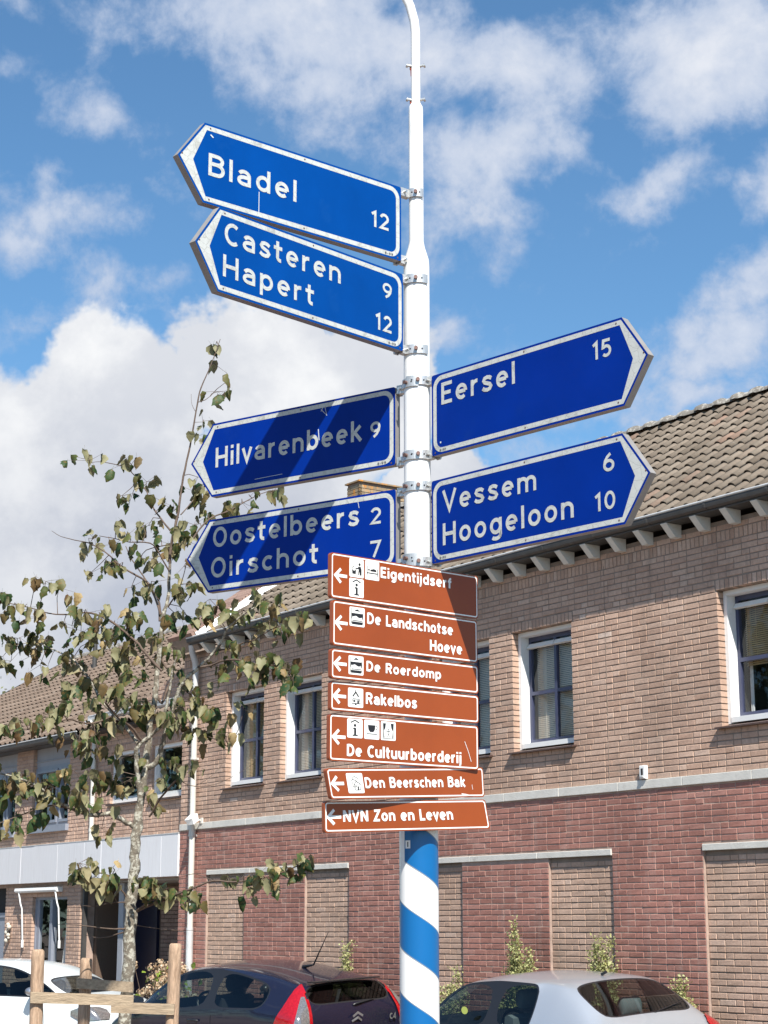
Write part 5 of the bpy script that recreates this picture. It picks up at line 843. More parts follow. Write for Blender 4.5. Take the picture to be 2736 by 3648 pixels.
def ribbon(mb, pts, w, F, mat_=0):
    closed = (Vector(pts[0]) - Vector(pts[-1])).length < 1e-5; P = [Vector(p) for p in pts]
    Q = [P[0]]
    for p in P[1:]:
        if (p - Q[-1]).length > 1e-5: Q.append(p)
    P = Q
    if closed and (P[0]-P[-1]).length < 1e-5: P = P[:-1]
    n = len(P); vs = []
    for i in range(n):
        a = P[(i-1) % n] if (closed or i > 0) else None; b = P[(i+1) % n] if (closed or i < n-1) else None
        d1 = (P[i] - a).normalized() if a is not None else None; d2 = (b - P[i]).normalized() if b is not None else None
        d1 = d1 or d2; d2 = d2 or d1; t = (d1 + d2); t = t.normalized() if t.length > 1e-4 else d1
        nn = Vector((-t.y, t.x)); k = 1 / max(.45, nn.dot(Vector((-d1.y, d1.x))))
        vs += [P[i] + nn*w/2*k, P[i] - nn*w/2*k]
    fs = [(2*i, 2*i+1, (2*i+3) % (2*n), (2*i+2) % (2*n)) for i in range(n if closed else n-1)]
    mb.add([F(v.x, v.y) for v in vs], fs, mat_)
def text(mb, s, x0, x1, y, cap, pen, F, gap=.13, mat_=0, dstep=.00012, d0=.0012, root=None, m=None):
    """F(x, y, depth) places a point of the sign face"""
    adv = [G[c][0] for c in s]; tot = sum(adv) + gap * (len(s) - 1); kx = (x1 - x0) / (tot * cap); x = x0; k = 0
    for c, a in zip(s, adv):
        if root: mb = MB()
        for st in G[c][1]:
            pts = [(x + px*cap*kx, y + py*cap) for px, py in st]; d = d0 + dstep * (k % 5); k += 1
            ribbon(mb, pts, pen*cap, lambda u, v, d=d: F(u, v, d), mat_)
        x += (a + gap) * cap * kx
        if root and mb.f: mb.build('letter' if c.isalpha() else 'digit', m, root, fix=False)
def retro(name, col, crack=True):
    m = mat(name, col, .5, var=.06, vscale=40, dirt=(col[0]*.62, col[1]*.60, col[2]*.56), dscale=14, dthr=(.52, .78), bump=.05, bscale=300)
    if crack:      # the old reflective film has fine cracks
        nt = m.node_tree; N = nt.nodes; L = nt.links; b = N['Principled BSDF']; src = b.inputs['Base Color'].links[0].from_socket
        tc = N.new('ShaderNodeTexCoord'); nz = N.new('ShaderNodeTexNoise'); nz.inputs['Scale'].default_value = 9; L.new(tc.outputs['Object'], nz.inputs['Vector'])
        vo = N.new('ShaderNodeTexVoronoi'); vo.feature = 'DISTANCE_TO_EDGE'; vo.inputs['Scale'].default_value = 24; ad = N.new('ShaderNodeVectorMath'); ad.operation = 'MULTIPLY_ADD'; L.new(nz.outputs['Color'], ad.inputs[0]); ad.inputs[1].default_value = (.06, .06, .06); L.new(tc.outputs['Object'], ad.inputs[2]); L.new(ad.outputs[0], vo.inputs['Vector'])
        mr = N.new('ShaderNodeMapRange'); L.new(vo.outputs['Distance'], mr.inputs[0]); mr.inputs[1].default_value = .0; mr.inputs[2].default_value = .035; mr.inputs[3].default_value = .5; mr.inputs[4].default_value = 0
        mx = N.new('ShaderNodeMix'); mx.data_type = 'RGBA'; L.new(mr.outputs[0], mx.inputs[0]); L.new(src, mx.inputs[6]); mx.inputs[7].default_value = (.20, .20, .18, 1); L.new(mx.outputs[2], b.inputs['Base Color'])
    return m
M['retro_white'] = retro('sign_white', (.50, .515, .49)); M['sign_blue'] = mat('sign_blue', (.0004, .022, .225), .28, spec=.12, var=.10, vscale=3, dirt=(.003, .028, .225), dscale=5, dthr=(.6, .8)); M['sign_blue_b'] = mat('sign_blue_sunlit', (.0004, .052, .25), .28, spec=.12, var=.10, vscale=3, dirt=(.004, .062, .26), dscale=5, dthr=(.6, .8))  # second blue is lighter: sun angle and retroreflection put into the colour
M['sign_side'] = mat('sign_edge', (.25, .235, .22), .5, metal=.0, var=.12, vscale=20); M['sign_back'] = mat('sign_back', (.35, .35, .35), .5, metal=.4)
M['sign_brown'] = mat('sign_brown', (.27, .056, .012), .20, spec=.3, var=.08, vscale=4); M['brown_edge'] = mat('sign_brown_edge', (.30, .075, .03), .4)
M['sign_white2'] = mat('sign_white_film', (.82, .82, .78), .4, var=.03); M['picto'] = mat('pictogram_black', (.012, .012, .014), .5); M['scratch'] = mat('scratch', (.55, .60, .62), .6)
PX, PYY = .1514, 8.0
# ---- the post
post = empty('lamp_post', (PX, PYY, 0), 0, 'tall white lamp post with blue spiral stripes at its foot, carrying all the signs', 'lamp post')
def stripes():
    m = bpy.data.materials.new('spiral_stripes'); m.use_nodes = True; nt = m.node_tree; N = nt.nodes; L = nt.links; b = N['Principled BSDF']; b.inputs['Roughness'].default_value = .3
    tc = N.new('ShaderNodeTexCoord'); sp = N.new('ShaderNodeSeparateXYZ'); L.new(tc.outputs['Object'], sp.inputs[0])
    def mt(op, a, c=None, cl=False):
        x = N.new('ShaderNodeMath'); x.operation = op; x.use_clamp = cl
        for i, v in enumerate((a, c)):
            if v is None: continue
            if isinstance(v, (int, float)): x.inputs[i].default_value = v
            else: L.new(v, x.inputs[i])
        return x.outputs[0]
    ang = mt('ARCTAN2', sp.outputs[0], mt('MULTIPLY', sp.outputs[1], -1))      # 0 at the front, +pi/2 at the right
    h = mt('ADD', sp.outputs[2], mt('MULTIPLY', ang, .167 / math.pi))           # drops to the right
    ph = mt('FRACT', mt('DIVIDE', mt('ADD', mt('SUBTRACT', h, 2.034 - .0835), .379*5), .379))   # 0 = white starts going up
    bluem = mt('GREATER_THAN', ph, .497)
    edge = mt('LESS_THAN', mt('ABSOLUTE', mt('SUBTRACT', ph, .497)), .008); e2 = mt('LESS_THAN', ph, .012)
    nz = N.new('ShaderNodeTexNoise'); nz.inputs['Scale'].default_value = 7; nz.inputs['Detail'].default_value = 7; L.new(tc.outputs['Object'], nz.inputs['Vector'])
    mr = N.new('ShaderNodeMapRange'); mr.inputs[1].default_value = .56; mr.inputs[2].default_value = .8; mr.inputs[4].default_value = .5; L.new(nz.outputs[0], mr.inputs[0])
    mx = N.new('ShaderNodeMix'); mx.data_type = 'RGBA'; mx.inputs[6].default_value = (.82, .82, .80, 1); mx.inputs[7].default_value = (.0005, .115, .33, 1); L.new(bluem, mx.inputs[0])
    m2 = N.new('ShaderNodeMix'); m2.data_type = 'RGBA'; m2.inputs[7].default_value = (.25, .27, .29, 1); L.new(mx.outputs[2], m2.inputs[6]); L.new(mt('MAXIMUM', edge, e2), m2.inputs[0])
    m3 = N.new('ShaderNodeMix'); m3.data_type = 'RGBA'; m3.blend_type = 'MULTIPLY'; m3.inputs[7].default_value = (.84, .82, .78, 1); L.new(m2.outputs[2], m3.inputs[6]); L.new(mr.outputs[0], m3.inputs[0])
    L.new(m3.outputs[2], b.inputs['Base Color']); return m
M['post_white'] = mat('post_white_enamel', (.84, .835, .81), .3, spec=.5, dirt=(.52, .49, .44), dscale=7, dthr=(.52, .80), rscale=(3, 3, .8))
f = MB(); f.lathe([(.0845, 0), (.0845, 2.38)], 64); f.build('striped_shaft', stripes(), post)
f = MB(); f.lathe([(.0845, 2.381), (.0845, 2.56), (.083, 2.60), (.064, 2.70), (.0605, 2.74), (.0605, 4.905), (.058, 4.94), (.040, 5.00), (.0345, 5.03), (.0345, 5.69), (.033, 5.712), (.024, 5.728)], 48); f.build('white_shaft', M['post_white'], post)
f = MB(); arm = [(0, 0, 5.70), (0, 0, 6.10), (-.006, 0, 6.16), (-.026, 0, 6.24), (-.07, 0, 6.34), (-.16, 0, 6.46), (-.32, 0, 6.58), (-.62, 0, 6.66), (-1.0, 0, 6.70)]
f.tube(arm, [.0225]*9, 20); f.build('arm', M['post_white'], post)
f = MB(); f.tube([(-.98, 0, 6.70), (-1.08, 0, 6.705), (-1.35, 0, 6.70), (-1.6, 0, 6.69), (-1.66, 0, 6.69)], [.045, .09, .12, .09, .03], 14); f.build('luminaire', M['sign_back'], post)
rust = mat('rust_stain', (.30, .06, .03), .9, var=.4, vscale=60)
for z in (5.92, 5.745):
    for s_ in (-1, 1):
        f = MB(); f.tube([(s_*.020, -.008, z), (s_*.040, -.012, z + .004)], .0065, 8); f.tube([(s_*.036, -.011, z), (s_*.045, -.013, z + .003)], .010, 6); f.build('clamp_bolt', M['steel'], post)
    f = MB(); f.tube([(-.0225, -.004, z - .012), (-.0228, -.004, z - (.05 if z > 5.8 else .02))], [.0035, .0015], 5); f.tube([(-.024, -.004, z - .004), (-.024, -.004, z - .016)], .005, 6); f.build('rust_streak', rust, post)
# white seam strip with the number plate just under the brown signs
f = MB(); f.lathe([(.0852, 2.19), (.0852, 2.379)], 64); 
keep = [(i, fc) for i, fc in enumerate(f.f) if True]
def curved(a0, a1, z0, z1, r, n=8):
    b = MB(); vs = []
    for z in (z0, z1): vs += [(r*math.sin(R(a0 + (a1-a0)*i/n)), -r*math.cos(R(a0 + (a1-a0)*i/n)), z) for i in range(n+1)]
    b.add(vs, [(i, i+1, n+2+i, n+1+i) for i in range(n)], 0, 0, True); return b
curved(-89, -48, 2.165, 2.378, .0849).build('seam_strip', M['post_white'], post, fix=False)
curved(-44, -27, 2.238, 2.272, .0851).build('number_label', M['sign_white2'], post, fix=False)
curved(-37, -33.5, 2.244, 2.266, .0854, 2).build('label_number', M['picto'], post, fix=False)

# ---- blue direction signs
def clamp_set(root, z, ang, r=.0605, two=True):
    """aluminium half shell round the post at height z (local to the sign) with a bolt; ang = where its bolt faces"""
    c = empty('clamp', (0, 0, z), 0, parent=root)
    b = MB(); h = .021
    for a0 in (ang - 52,):
        n = 12; vs = []
        for rr_ in (r + .001, r + .0075):
            for zz in (-h, h): vs += [(rr_*math.sin(R(a0 + 104*i/n)), -rr_*math.cos(R(a0 + 104*i/n)), zz) for i in range(n+1)]
        k = n + 1
        b.add(vs, [(2*k+i, 2*k+i+1, 3*k+i+1, 3*k+i) for i in range(n)] + [(i, k+i, k+i+1, i+1) for i in range(n)] + [(k+i, 3*k+i, 3*k+i+1, k+i+1) for i in range(n)] + [(i, i+1, 2*k+i+1, 2*k+i) for i in range(n)] + [(0, 2*k, 3*k, k), (n, k+n, 3*k+n, 2*k+n)])
    b.build('half_shell', M['alu'], c, fix=False)
    for da, rr_, m_ in ((0, .009, 'bolt'), (-24, .004, 'picto'), (24, .004, 'picto')):
        b = MB(); a = R(ang + da); dx, dy = math.sin(a), -math.cos(a); q = r + .007
        b.tube([(dx*q, dy*q, 0), (dx*(q + (.014 if da == 0 else .0012)), dy*(q + (.014 if da == 0 else .0012)), 0)], rr_, 8)
        b.build('bolt' if da == 0 else 'slot', M[m_], c)
    return c
def blue_sign(label, ang, zb, h, g, L, La, side, lines, r_post=.0605, front_ang=None, marks=(), sunlit=False):
    """ang: direction of the sign's own x axis as seen from its front; side -1 points left, +1 points right"""
    t = empty('direction_sign', (PX, PYY, zb), ang, label, 'road sign', 'blue direction signs on the lamp post')
    D = .001; TH = .038
    def F(x, y, d=0.0): return (x*side, -D - d, y)      # x counted from the post outwards
    def outline(i, r, tipx=0.0, n=6):
        """inset outline, rounded at the post end, pointed at the tip"""
        k = math.hypot(La - L, h/2) / (h/2)
        x0, y0, y1 = g + i, i, h - i; xt = La - i*k*1.0 - tipx; xc = L - i*.45 - tipx
        P = [(x0 + r - r*math.cos(R(90*j/n)), y0 + r - r*math.sin(R(90*j/n))) for j in range(n+1)]
        P += [(xc, y0), (xt, h/2), (xc, y1)]
        P += [(x0 + r - r*math.sin(R(90*j/n)), y1 - r + r*math.cos(R(90*j/n))) for j in range(n+1)]
        return P
    O_ = outline(0, .012); b = MB(); n = len(O_)
    fr = [F(x, y) for x, y in O_]; bk = [(p[0], p[1] + TH, p[2]) for p in fr]
    b.add(fr, [tuple(range(n))], 0); b.add(bk, [tuple(reversed(range(n)))], 2)
    b.add(fr + bk, [(i, i+n, (i+1) % n + n, (i+1) % n) for i in range(n)], 1)
    b.build('panel', [M['sign_blue_b' if sunlit else 'sign_blue'], M['sign_side'], M['sign_back']], t)
    b = MB(); A, B = outline(.010, .055), outline(.031, .036); B2 = []
    tip = [(L - .012, .031), (La - .078, h/2), (L - .012, h - .031)]
    B = B[:7] + tip + B[10:]
    n = len(A); b.add([F(x, y, .0005) for x, y in A] + [F(x, y, .0005) for x, y in B], [(i, (i+1) % n, (i+1) % n + n, i + n) for i in range(n)]); b.build('white_border', M['retro_white'], t, fix=False)
    for (s_, xa, xb, y, cap, pen) in lines:
        text(None, s_, xa, xb, y, cap, pen, lambda u, v, d: (u, -D - d, v), root=t, m=M['retro_white'])
    for (x, y) in ((L*.55, .019), (L*.55, h - .019), (L - .03, .02), (L - .03, h - .02), (g + .022, .012), (La - .022, h/2 + .012)):
        b = MB()
        c = F(x, y, .0009); k = 8; b.add([(c[0] + .0042*math.cos(2*math.pi*j/k), c[1] - .0004, c[2] + .0042*math.sin(2*math.pi*j/k)) for j in range(k)], [tuple(range(k))]); b.build('rivet', M['bolt'], t, fix=False)
    if marks:
        b = MB()
        for pts, w in marks: b = MB(); ribbon(b, pts, w, lambda u, v: (u, -D - .002, v)); b.build('scratch', M['scratch'], t, fix=False)
    b = MB()     # maker's small print on the border
    text(b, '8-99', (g + .05) if side > 0 else -(g + .10), (g + .09) if side > 0 else -(g + .05), .0145, .010, .2, lambda u, v, d: (u, -D - .0012 - d, v)); o = b.build('small_print', M['picto'], t, fix=False); o['kind'] = 'stuff'
    for z in (.015, h - .015):
        a = MB(); xo, xi = side*(g - .004), side*(r_post*.92)
        a.prism([(min(xi, xo), z - .020), (max(xi, xo), z - .020), (max(xi, xo), z + .020), (min(xi, xo), z + .020)], .004, .034, axis='y'); a.box(side*g - .012, side*g + .012, .0385, .045, z - .022, z + .022); a.build('arm', M['alu'], t)
        fa = math.degrees(-ang) * -1
        clamp_set(t, z, -math.degrees(ang) + (front_ang or 0), r_post)
        b = MB(); y_ = .045; b.tube([(side*(g - .025), y_, z), (side*(g - .025), y_ + .035, z + .0)], .007, 8); b.tube([(side*(g - .025), -.012, z), (side*(g - .025), .008, z)], .006, 8); b.build('arm_bolt', M['steel'], t)
    return t
aD = lambda x, y: math.atan2(y, x)
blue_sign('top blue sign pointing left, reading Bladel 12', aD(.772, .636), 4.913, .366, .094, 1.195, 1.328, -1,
          [('Bladel', -1.175, -.698, .131, .102, .17), ('12', -.272, -.166, .129, .078, .17)], .0345 + .002, front_ang=-4, sunlit=True, marks=[([(-.905, .125), (-.905, .012)], .0035), ([(-1.165, .318), (-1.15, .308)], .006)])
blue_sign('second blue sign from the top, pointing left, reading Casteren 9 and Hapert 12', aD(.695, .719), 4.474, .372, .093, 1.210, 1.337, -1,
          [('Casteren', -1.182, -.494, .219, .099, .17), ('9', -.232, -.165, .228, .072, .17), ('Hapert', -1.188, -.658, .074, .097, .17), ('12', -.274, -.166, .065, .078, .17)], front_ang=-4, sunlit=True)
blue_sign('blue sign pointing left across the middle of the post, reading Hilvarenbeek 9', aD(.817, -.577), 3.974, .373, .121, 1.224, 1.363, -1,
          [('Hilvarenbeek', -1.204, -.310, .145, .101, .17), ('9', -.264, -.201, .147, .076, .17)], front_ang=-48, marks=[([(-.55, .335), (-.515, .30), (-.53, .355), (-.55, .325)], .003), ([(-.565, .24), (-.56, .185)], .005), ([(-.95, .05), (-.78, .052)], .002)])
blue_sign('lowest blue sign pointing left, behind the brown signs, reading Oostelbeers 2 and Oirschot 7', aD(.815, -.579), 3.498, .361, .119, 1.238, 1.380, -1,
          [('Oostelbeers', -1.212, -.324, .219, .100, .17), ('2', -.262, -.197, .212, .078, .17), ('Oirschot', -1.222, -.560, .068, .100, .17), ('7', -.266, -.201, .058, .077, .17)], front_ang=-48, marks=[([(-.335, .345), (-.325, .30)], .003)])
blue_sign('upper blue sign pointing right, reading Eersel 15', aD(.682, -.731), 3.976, .379, .097, 1.213, 1.344, 1,
          [('Eersel', .157, .615, .229, .102, .17), ('15', 1.054, 1.156, .229, .078, .17)], front_ang=2, marks=[([(.15, .055), (.158, .055)], .008)])
blue_sign('lower blue sign pointing right, reading Vessem 6 and Hoogeloon 10', aD(.678, -.735), 3.483, .378, .093, 1.204, 1.341, 1,
          [('Vessem', .163, .731, .226, .096, .17), ('6', 1.096, 1.161, .233, .077, .17), ('Hoogeloon', .161, .937, .073, .099, .17), ('10', 1.050, 1.160, .075, .076, .17)], front_ang=2)

# ---- brown signs
def brown_sign(label, ang, quad, items, no_clamp=False, marks=()):
    a = R(ang); q = [Vector(p) for p in quad]; zb = min(q[2].y, q[3].y)
    t = empty('brown_sign', (PX, PYY, zb), a, label, 'road sign', 'brown tourist signs on the lamp post')
    TL, TR, BR, BL = q; OFF = -.13; Wd = (TR - TL).length; Hh = (TL - BL).length
    def F(x, y, d=0.0):        # x, y in metres on the flat sign
        s, v = x / Wd, y / Hh; p = BL*(1-s)*(1-v) + BR*s*(1-v) + TR*s*v + TL*(1-s)*v; return (p.x, OFF - d, p.y - zb)
    def rr_(i, r, x0=0, x1=Wd, y0=0, y1=Hh, n=5):
        x0 += i; x1 -= i; y0 += i; y1 -= i; P = []
        for cx, cy, a0 in ((x0 + r, y0 + r, 180), (x1 - r, y0 + r, 270), (x1 - r, y1 - r, 0), (x0 + r, y1 - r, 90)): P += [(cx + r*math.cos(R(a0 + 90*j/n)), cy + r*math.sin(R(a0 + 90*j/n))) for j in range(n+1)]
        return P
    O_ = rr_(.0012, .012); n = len(O_); b = MB(); fr = [F(*p) for p in O_]; bk = [(p[0], p[1] + .020, p[2]) for p in fr]
    b.add(fr, [tuple(range(n))], 0); b.add(bk, [tuple(reversed(range(n)))], 2); b.add(fr + bk, [(i, i+n, (i+1) % n + n, (i+1) % n) for i in range(n)], 1)
    b.build('panel', [M['sign_brown'], M['brown_edge'], M['sign_back']], t)
    A, B = rr_(.006, .012), rr_(.0115, .008); b = MB(); b.add([F(*p, .0005) for p in A] + [F(*p, .0005) for p in B], [(i, (i+1) % n, (i+1) % n + n, i + n) for i in range(n)]); b.build('white_border', M['sign_white2'], t, fix=False)
    tx = MB(); ic = 0
    for it in items:
        if it[0] == 'arrow':
            cx, cy = it[1]*Wd, it[2]*Hh; l = .068; hw = .0295; w = .0125
            ribbon(tx, [(cx + .012, cy), (cx + l, cy)], w*1.1, lambda u, v: F(u, v, .0010)); ribbon(tx, [(cx + .034, cy + hw), (cx + .004, cy), (cx + .034, cy - hw)], w, lambda u, v: F(u, v, .0012)); tx.build('arrow', M['sign_white2'], t, fix=False)
        elif it[0] == 'icon':
            x0, y1, x1, y0 = it[1]*Wd, it[2]*Hh, it[3]*Wd, it[4]*Hh; b = MB(); pts = rr_(0, .006, x0, x1, y0, y1); b.add([F(*p, .0008) for p in pts], [tuple(range(len(pts)))])
            f2 = lambda u, v, d=.0016: F(x0 + (x1-x0)*u, y0 + (y1-y0)*v, d)
            ico = empty('pictogram', (0, 0, 0), 0, parent=t)
            b.build('white_field', M['sign_white2'], ico, fix=False); p = MB(); pictogram(p, it[5], f2); p.build('symbol', M['picto'], ico, fix=False)
        else:
            s_, xa, xb, y, y2 = it; text(None, s_, xa*Wd, xb*Wd, y*Hh, (y2 - y)*Hh, .215, F, gap=.11, root=t, m=M['sign_white2'])
    if marks:
        b = MB()
        for pts, w in marks: b = MB(); ribbon(b, [(x*Wd, y*Hh) for x, y in pts], w, lambda u, v: F(u, v, .002)); b.build('scratch', M['sign_white2'], t, fix=False)
    b = MB(); zc = (q[0].y + q[3].y)/2 - zb; b.box(-.03, .03, OFF + .0205, -.050, zc - .022, zc + .022); b.box(-.10, .10, OFF + .0202, OFF + .028, zc - .012, zc + .012); b.build('bracket', M['alu'], t)
    return t
def poly(b, pts, f, d=.0016): b.add([f(x, y, d) for x, y in pts], [tuple(range(len(pts)))])
def disc(b, cx, cy, r, f, ry=None, d=.0017): poly(b, [(cx + r*math.cos(2*math.pi*i/14), cy + (ry or r)*math.sin(2*math.pi*i/14)) for i in range(14)], f, d)
def line(b, pts, w, f, d=.0018):
    ribbon(b, pts, w, lambda u, v: f(u, v, d))
def pictogram(b, k, f):
    if k == 'info':
        line(b, [(.22, .80), (.5, .93), (.78, .80)], .055, f); disc(b, .5, .66, .085, f, .075); line(b, [(.38, .50), (.53, .50)], .07, f); poly(b, [(.44, .52), (.58, .52), (.58, .16), (.44, .16)], f); line(b, [(.34, .14), (.68, .14)], .06, f)
    elif k == 'farm':
        disc(b, .70, .72, .075, f); poly(b, [(.60, .60), (.78, .60), (.84, .44), (.84, .14), (.72, .14), (.70, .34), (.64, .14), (.60, .14), (.64, .44)], f, .0017); line(b, [(.64, .52), (.42, .46)], .06, f); poly(b, [(.18, .42), (.32, .34), (.46, .42), (.44, .18), (.20, .18)], f); line(b, [(.20, .44), (.24, .58), (.34, .60)], .03, f)
    elif k == 'bed':
        line(b, [(.14, .72), (.14, .22)], .04, f); line(b, [(.88, .62), (.88, .22)], .04, f); line(b, [(.14, .36), (.88, .36)], .045, f); disc(b, .27, .53, .06, f, .05); poly(b, [(.36, .46), (.80, .46), (.78, .56), (.62, .60), (.38, .54)], f)
    elif k == 'boxbed':
        poly(b, [(.14, .68), (.86, .68), (.88, .40), (.84, .40), (.80, .60), (.20, .60), (.16, .40), (.12, .40)], f); poly(b, [(.30, .80), (.5, .90), (.70, .80)], f); poly(b, [(.18, .60), (.82, .60), (.80, .48), (.62, .46), (.42, .56), (.20, .50)], f, .0019); poly(b, [(.14, .24), (.86, .24), (.84, .10), (.16, .10)], f); line(b, [(.18, .30), (.82, .30)], .03, f); line(b, [(.12, .12), (.12, .95)], .025, f); line(b, [(.88, .12), (.88, .95)], .025, f)
    elif k == 'camp':
        poly(b, [(.5, .86), (.74, .56), (.64, .56), (.50, .74), (.36, .56), (.26, .56)], f); line(b, [(.47, .84), (.55, .94)], .02, f); line(b, [(.53, .84), (.45, .94)], .02, f); line(b, [(.26, .30), (.30, .44), (.74, .44), (.80, .20), (.26, .20), (.24, .32)], .03, f); poly(b, [(.34, .28), (.48, .28), (.48, .38), (.34, .38)], f); poly(b, [(.60, .20), (.72, .20), (.72, .38), (.60, .38)], f); disc(b, .50, .17, .06, f)
    elif k == 'cup':
        poly(b, [(.24, .74), (.74, .74), (.70, .50), (.60, .38), (.38, .38), (.28, .50)], f); line(b, arc(.78, .62, .08, .09, 100, -110), .03, f); line(b, [(.16, .28), (.84, .28)], .035, f)
    elif k == 'stage':
        poly(b, [(.14, .90), (.34, .90), (.30, .66), (.20, .50), (.16, .50)], f); poly(b, [(.86, .90), (.66, .90), (.70, .66), (.80, .50), (.84, .50)], f); poly(b, [(.16, .50), (.20, .50), (.24, .14), (.16, .14)], f); poly(b, [(.84, .50), (.80, .50), (.76, .14), (.84, .14)], f); disc(b, .5, .60, .035, f); line(b, [(.36, .48), (.64, .48)], .025, f); line(b, [(.5, .56), (.5, .36), (.42, .16)], .025, f); line(b, [(.5, .36), (.58, .16)], .025, f); line(b, [(.12, .10), (.88, .10)], .02, f)
    elif k == 'houses':
        line(b, [(.30, .72), (.48, .84), (.70, .74), (.68, .62)], .022, f); line(b, [(.24, .58), (.34, .70), (.58, .62), (.62, .52)], .022, f); line(b, [(.32, .58), (.32, .36), (.42, .30)], .022, f); line(b, [(.38, .40), (.56, .60), (.82, .44)], .026, f); line(b, [(.44, .44), (.44, .16), (.76, .16), (.76, .46)], .026, f); poly(b, [(.60, .17), (.68, .17), (.68, .34), (.60, .34)], f); line(b, [(.49, .38), (.55, .38), (.55, .31), (.49, .31), (.49, .38)], .018, f)
PI_ = ('icon',)
brown_sign('topmost brown sign, the tall one with three pictograms, reading Eigentijdserf', 40, [(-.600, 3.453), (.246, 3.453), (.246, 3.256), (-.600, 3.256)],
  [('arrow', .024, .51), ('icon', .119, .933, .212, .525, 'farm'), ('icon', .2205, .936, .314, .520, 'bed'), ('icon', .119, .500, .212, .090, 'info'), ('Eigentijdserf', .323, .810, .609, .845)])
brown_sign('second brown sign from the top, reading De Landschotse Hoeve', 40.5, [(-.594, 3.249), (.240, 3.249), (.240, 3.056), (-.594, 3.056)],
  [('arrow', .016, .507), ('icon', .110, .901, .210, .476, 'boxbed'), ('De Landschotse', .2266, .820, .575, .818), ('Hoeve', .6555, .885, .158, .405)])
brown_sign('third brown sign from the top, reading De Roerdomp', 39.5, [(-.590, 3.045), (.241, 3.045), (.241, 2.918), (-.590, 2.918)],
  [('arrow', .018, .505), ('icon', .112, .83, .209, .197, 'boxbed'), ('De Roerdomp', .2276, .733, .368, .705)])
brown_sign('fourth brown sign from the top, with a tent and caravan pictogram, reading Rakelbos', 38, [(-.577, 2.911), (.239, 2.911), (.239, 2.786), (-.577, 2.786)],
  [('arrow', .016, .50), ('icon', .112, .824, .210, .174, 'camp'), ('Rakelbos', .2272, .566, .33, .71)])
brown_sign('brown sign with cup and stage pictograms, reading De Cultuurboerderij', 36.5, [(-.568, 2.776), (.234, 2.776), (.234, 2.580), (-.568, 2.580)],
  [('arrow', .0185, .512), ('icon', .114, .924, .213, .516, 'info'), ('icon', .223, .925, .322, .514, 'cup'), ('icon', .332, .9235, .430, .516, 'stage'), ('De Cultuurboerderij', .1128, .876, .127, .374)], marks=[([(.90, .62), (.925, .40), (.945, .18)], .0022)])
brown_sign('sixth brown sign, hanging askew with a houses pictogram, reading Den Beerschen Bak', 40, [(-.620, 2.544), (.264, 2.597), (.272, 2.466), (-.590, 2.418)],
  [('arrow', .0175, .505), ('icon', .114, .834, .2127, .189, 'houses'), ('Den Beerschen Bak', .2225, .870, .353, .69)], marks=[([(.84, .12), (.87, .10), (.89, .07), (.92, .06)], .004), ([(.915, .42), (.918, .26)], .002)])
brown_sign('lowest brown sign, hanging askew without any pictogram, reading NVN Zon en Leven', 34, [(-.569, 2.415), (.265, 2.455), (.292, 2.327), (-.566, 2.285)],
  [('arrow', .0164, .495), ('NVN Zon en Leven', .109, .773, .34, .70)])
# ------------------------------------------------------------------ cars
def carpaint(name, col, metal=.4, rough=.3): 
    m = mat(name, col, rough, metal=metal, coat=.8); return m
M['car_glass'] = glass('car_glass', (.50, .56, .55), .04); M['car_glass_dark'] = glass('car_glass_dark', (.05, .055, .06), .04)
M['rubber'] = mat('rubber', (.02, .02, .021), .7); M['rim'] = mat('alloy_rim', (.50, .50, .52), .3, metal=.8); M['seat'] = mat('seat_cloth', (.20, .225, .235), .9, var=.1); M['seat_dark'] = mat('seat_dark', (.04, .042, .05), .9)
M['red_lamp'] = mat('red_lamp', (.33, .004, .008), .12, coat=1, var=.25, vscale=45); M['clear_lamp'] = mat('clear_lamp', (.24, .23, .23), .12, metal=.5, coat=1, var=.4, vscale=60); M['chrome'] = mat('chrome', (.7, .7, .72), .15, metal=1.0); M['trim'] = mat('black_trim', (.015, .015, .017), .35)
FK = 1.0
def fx(x): return x if x < 1.0 else 1.0 + (x - 1.0) * FK
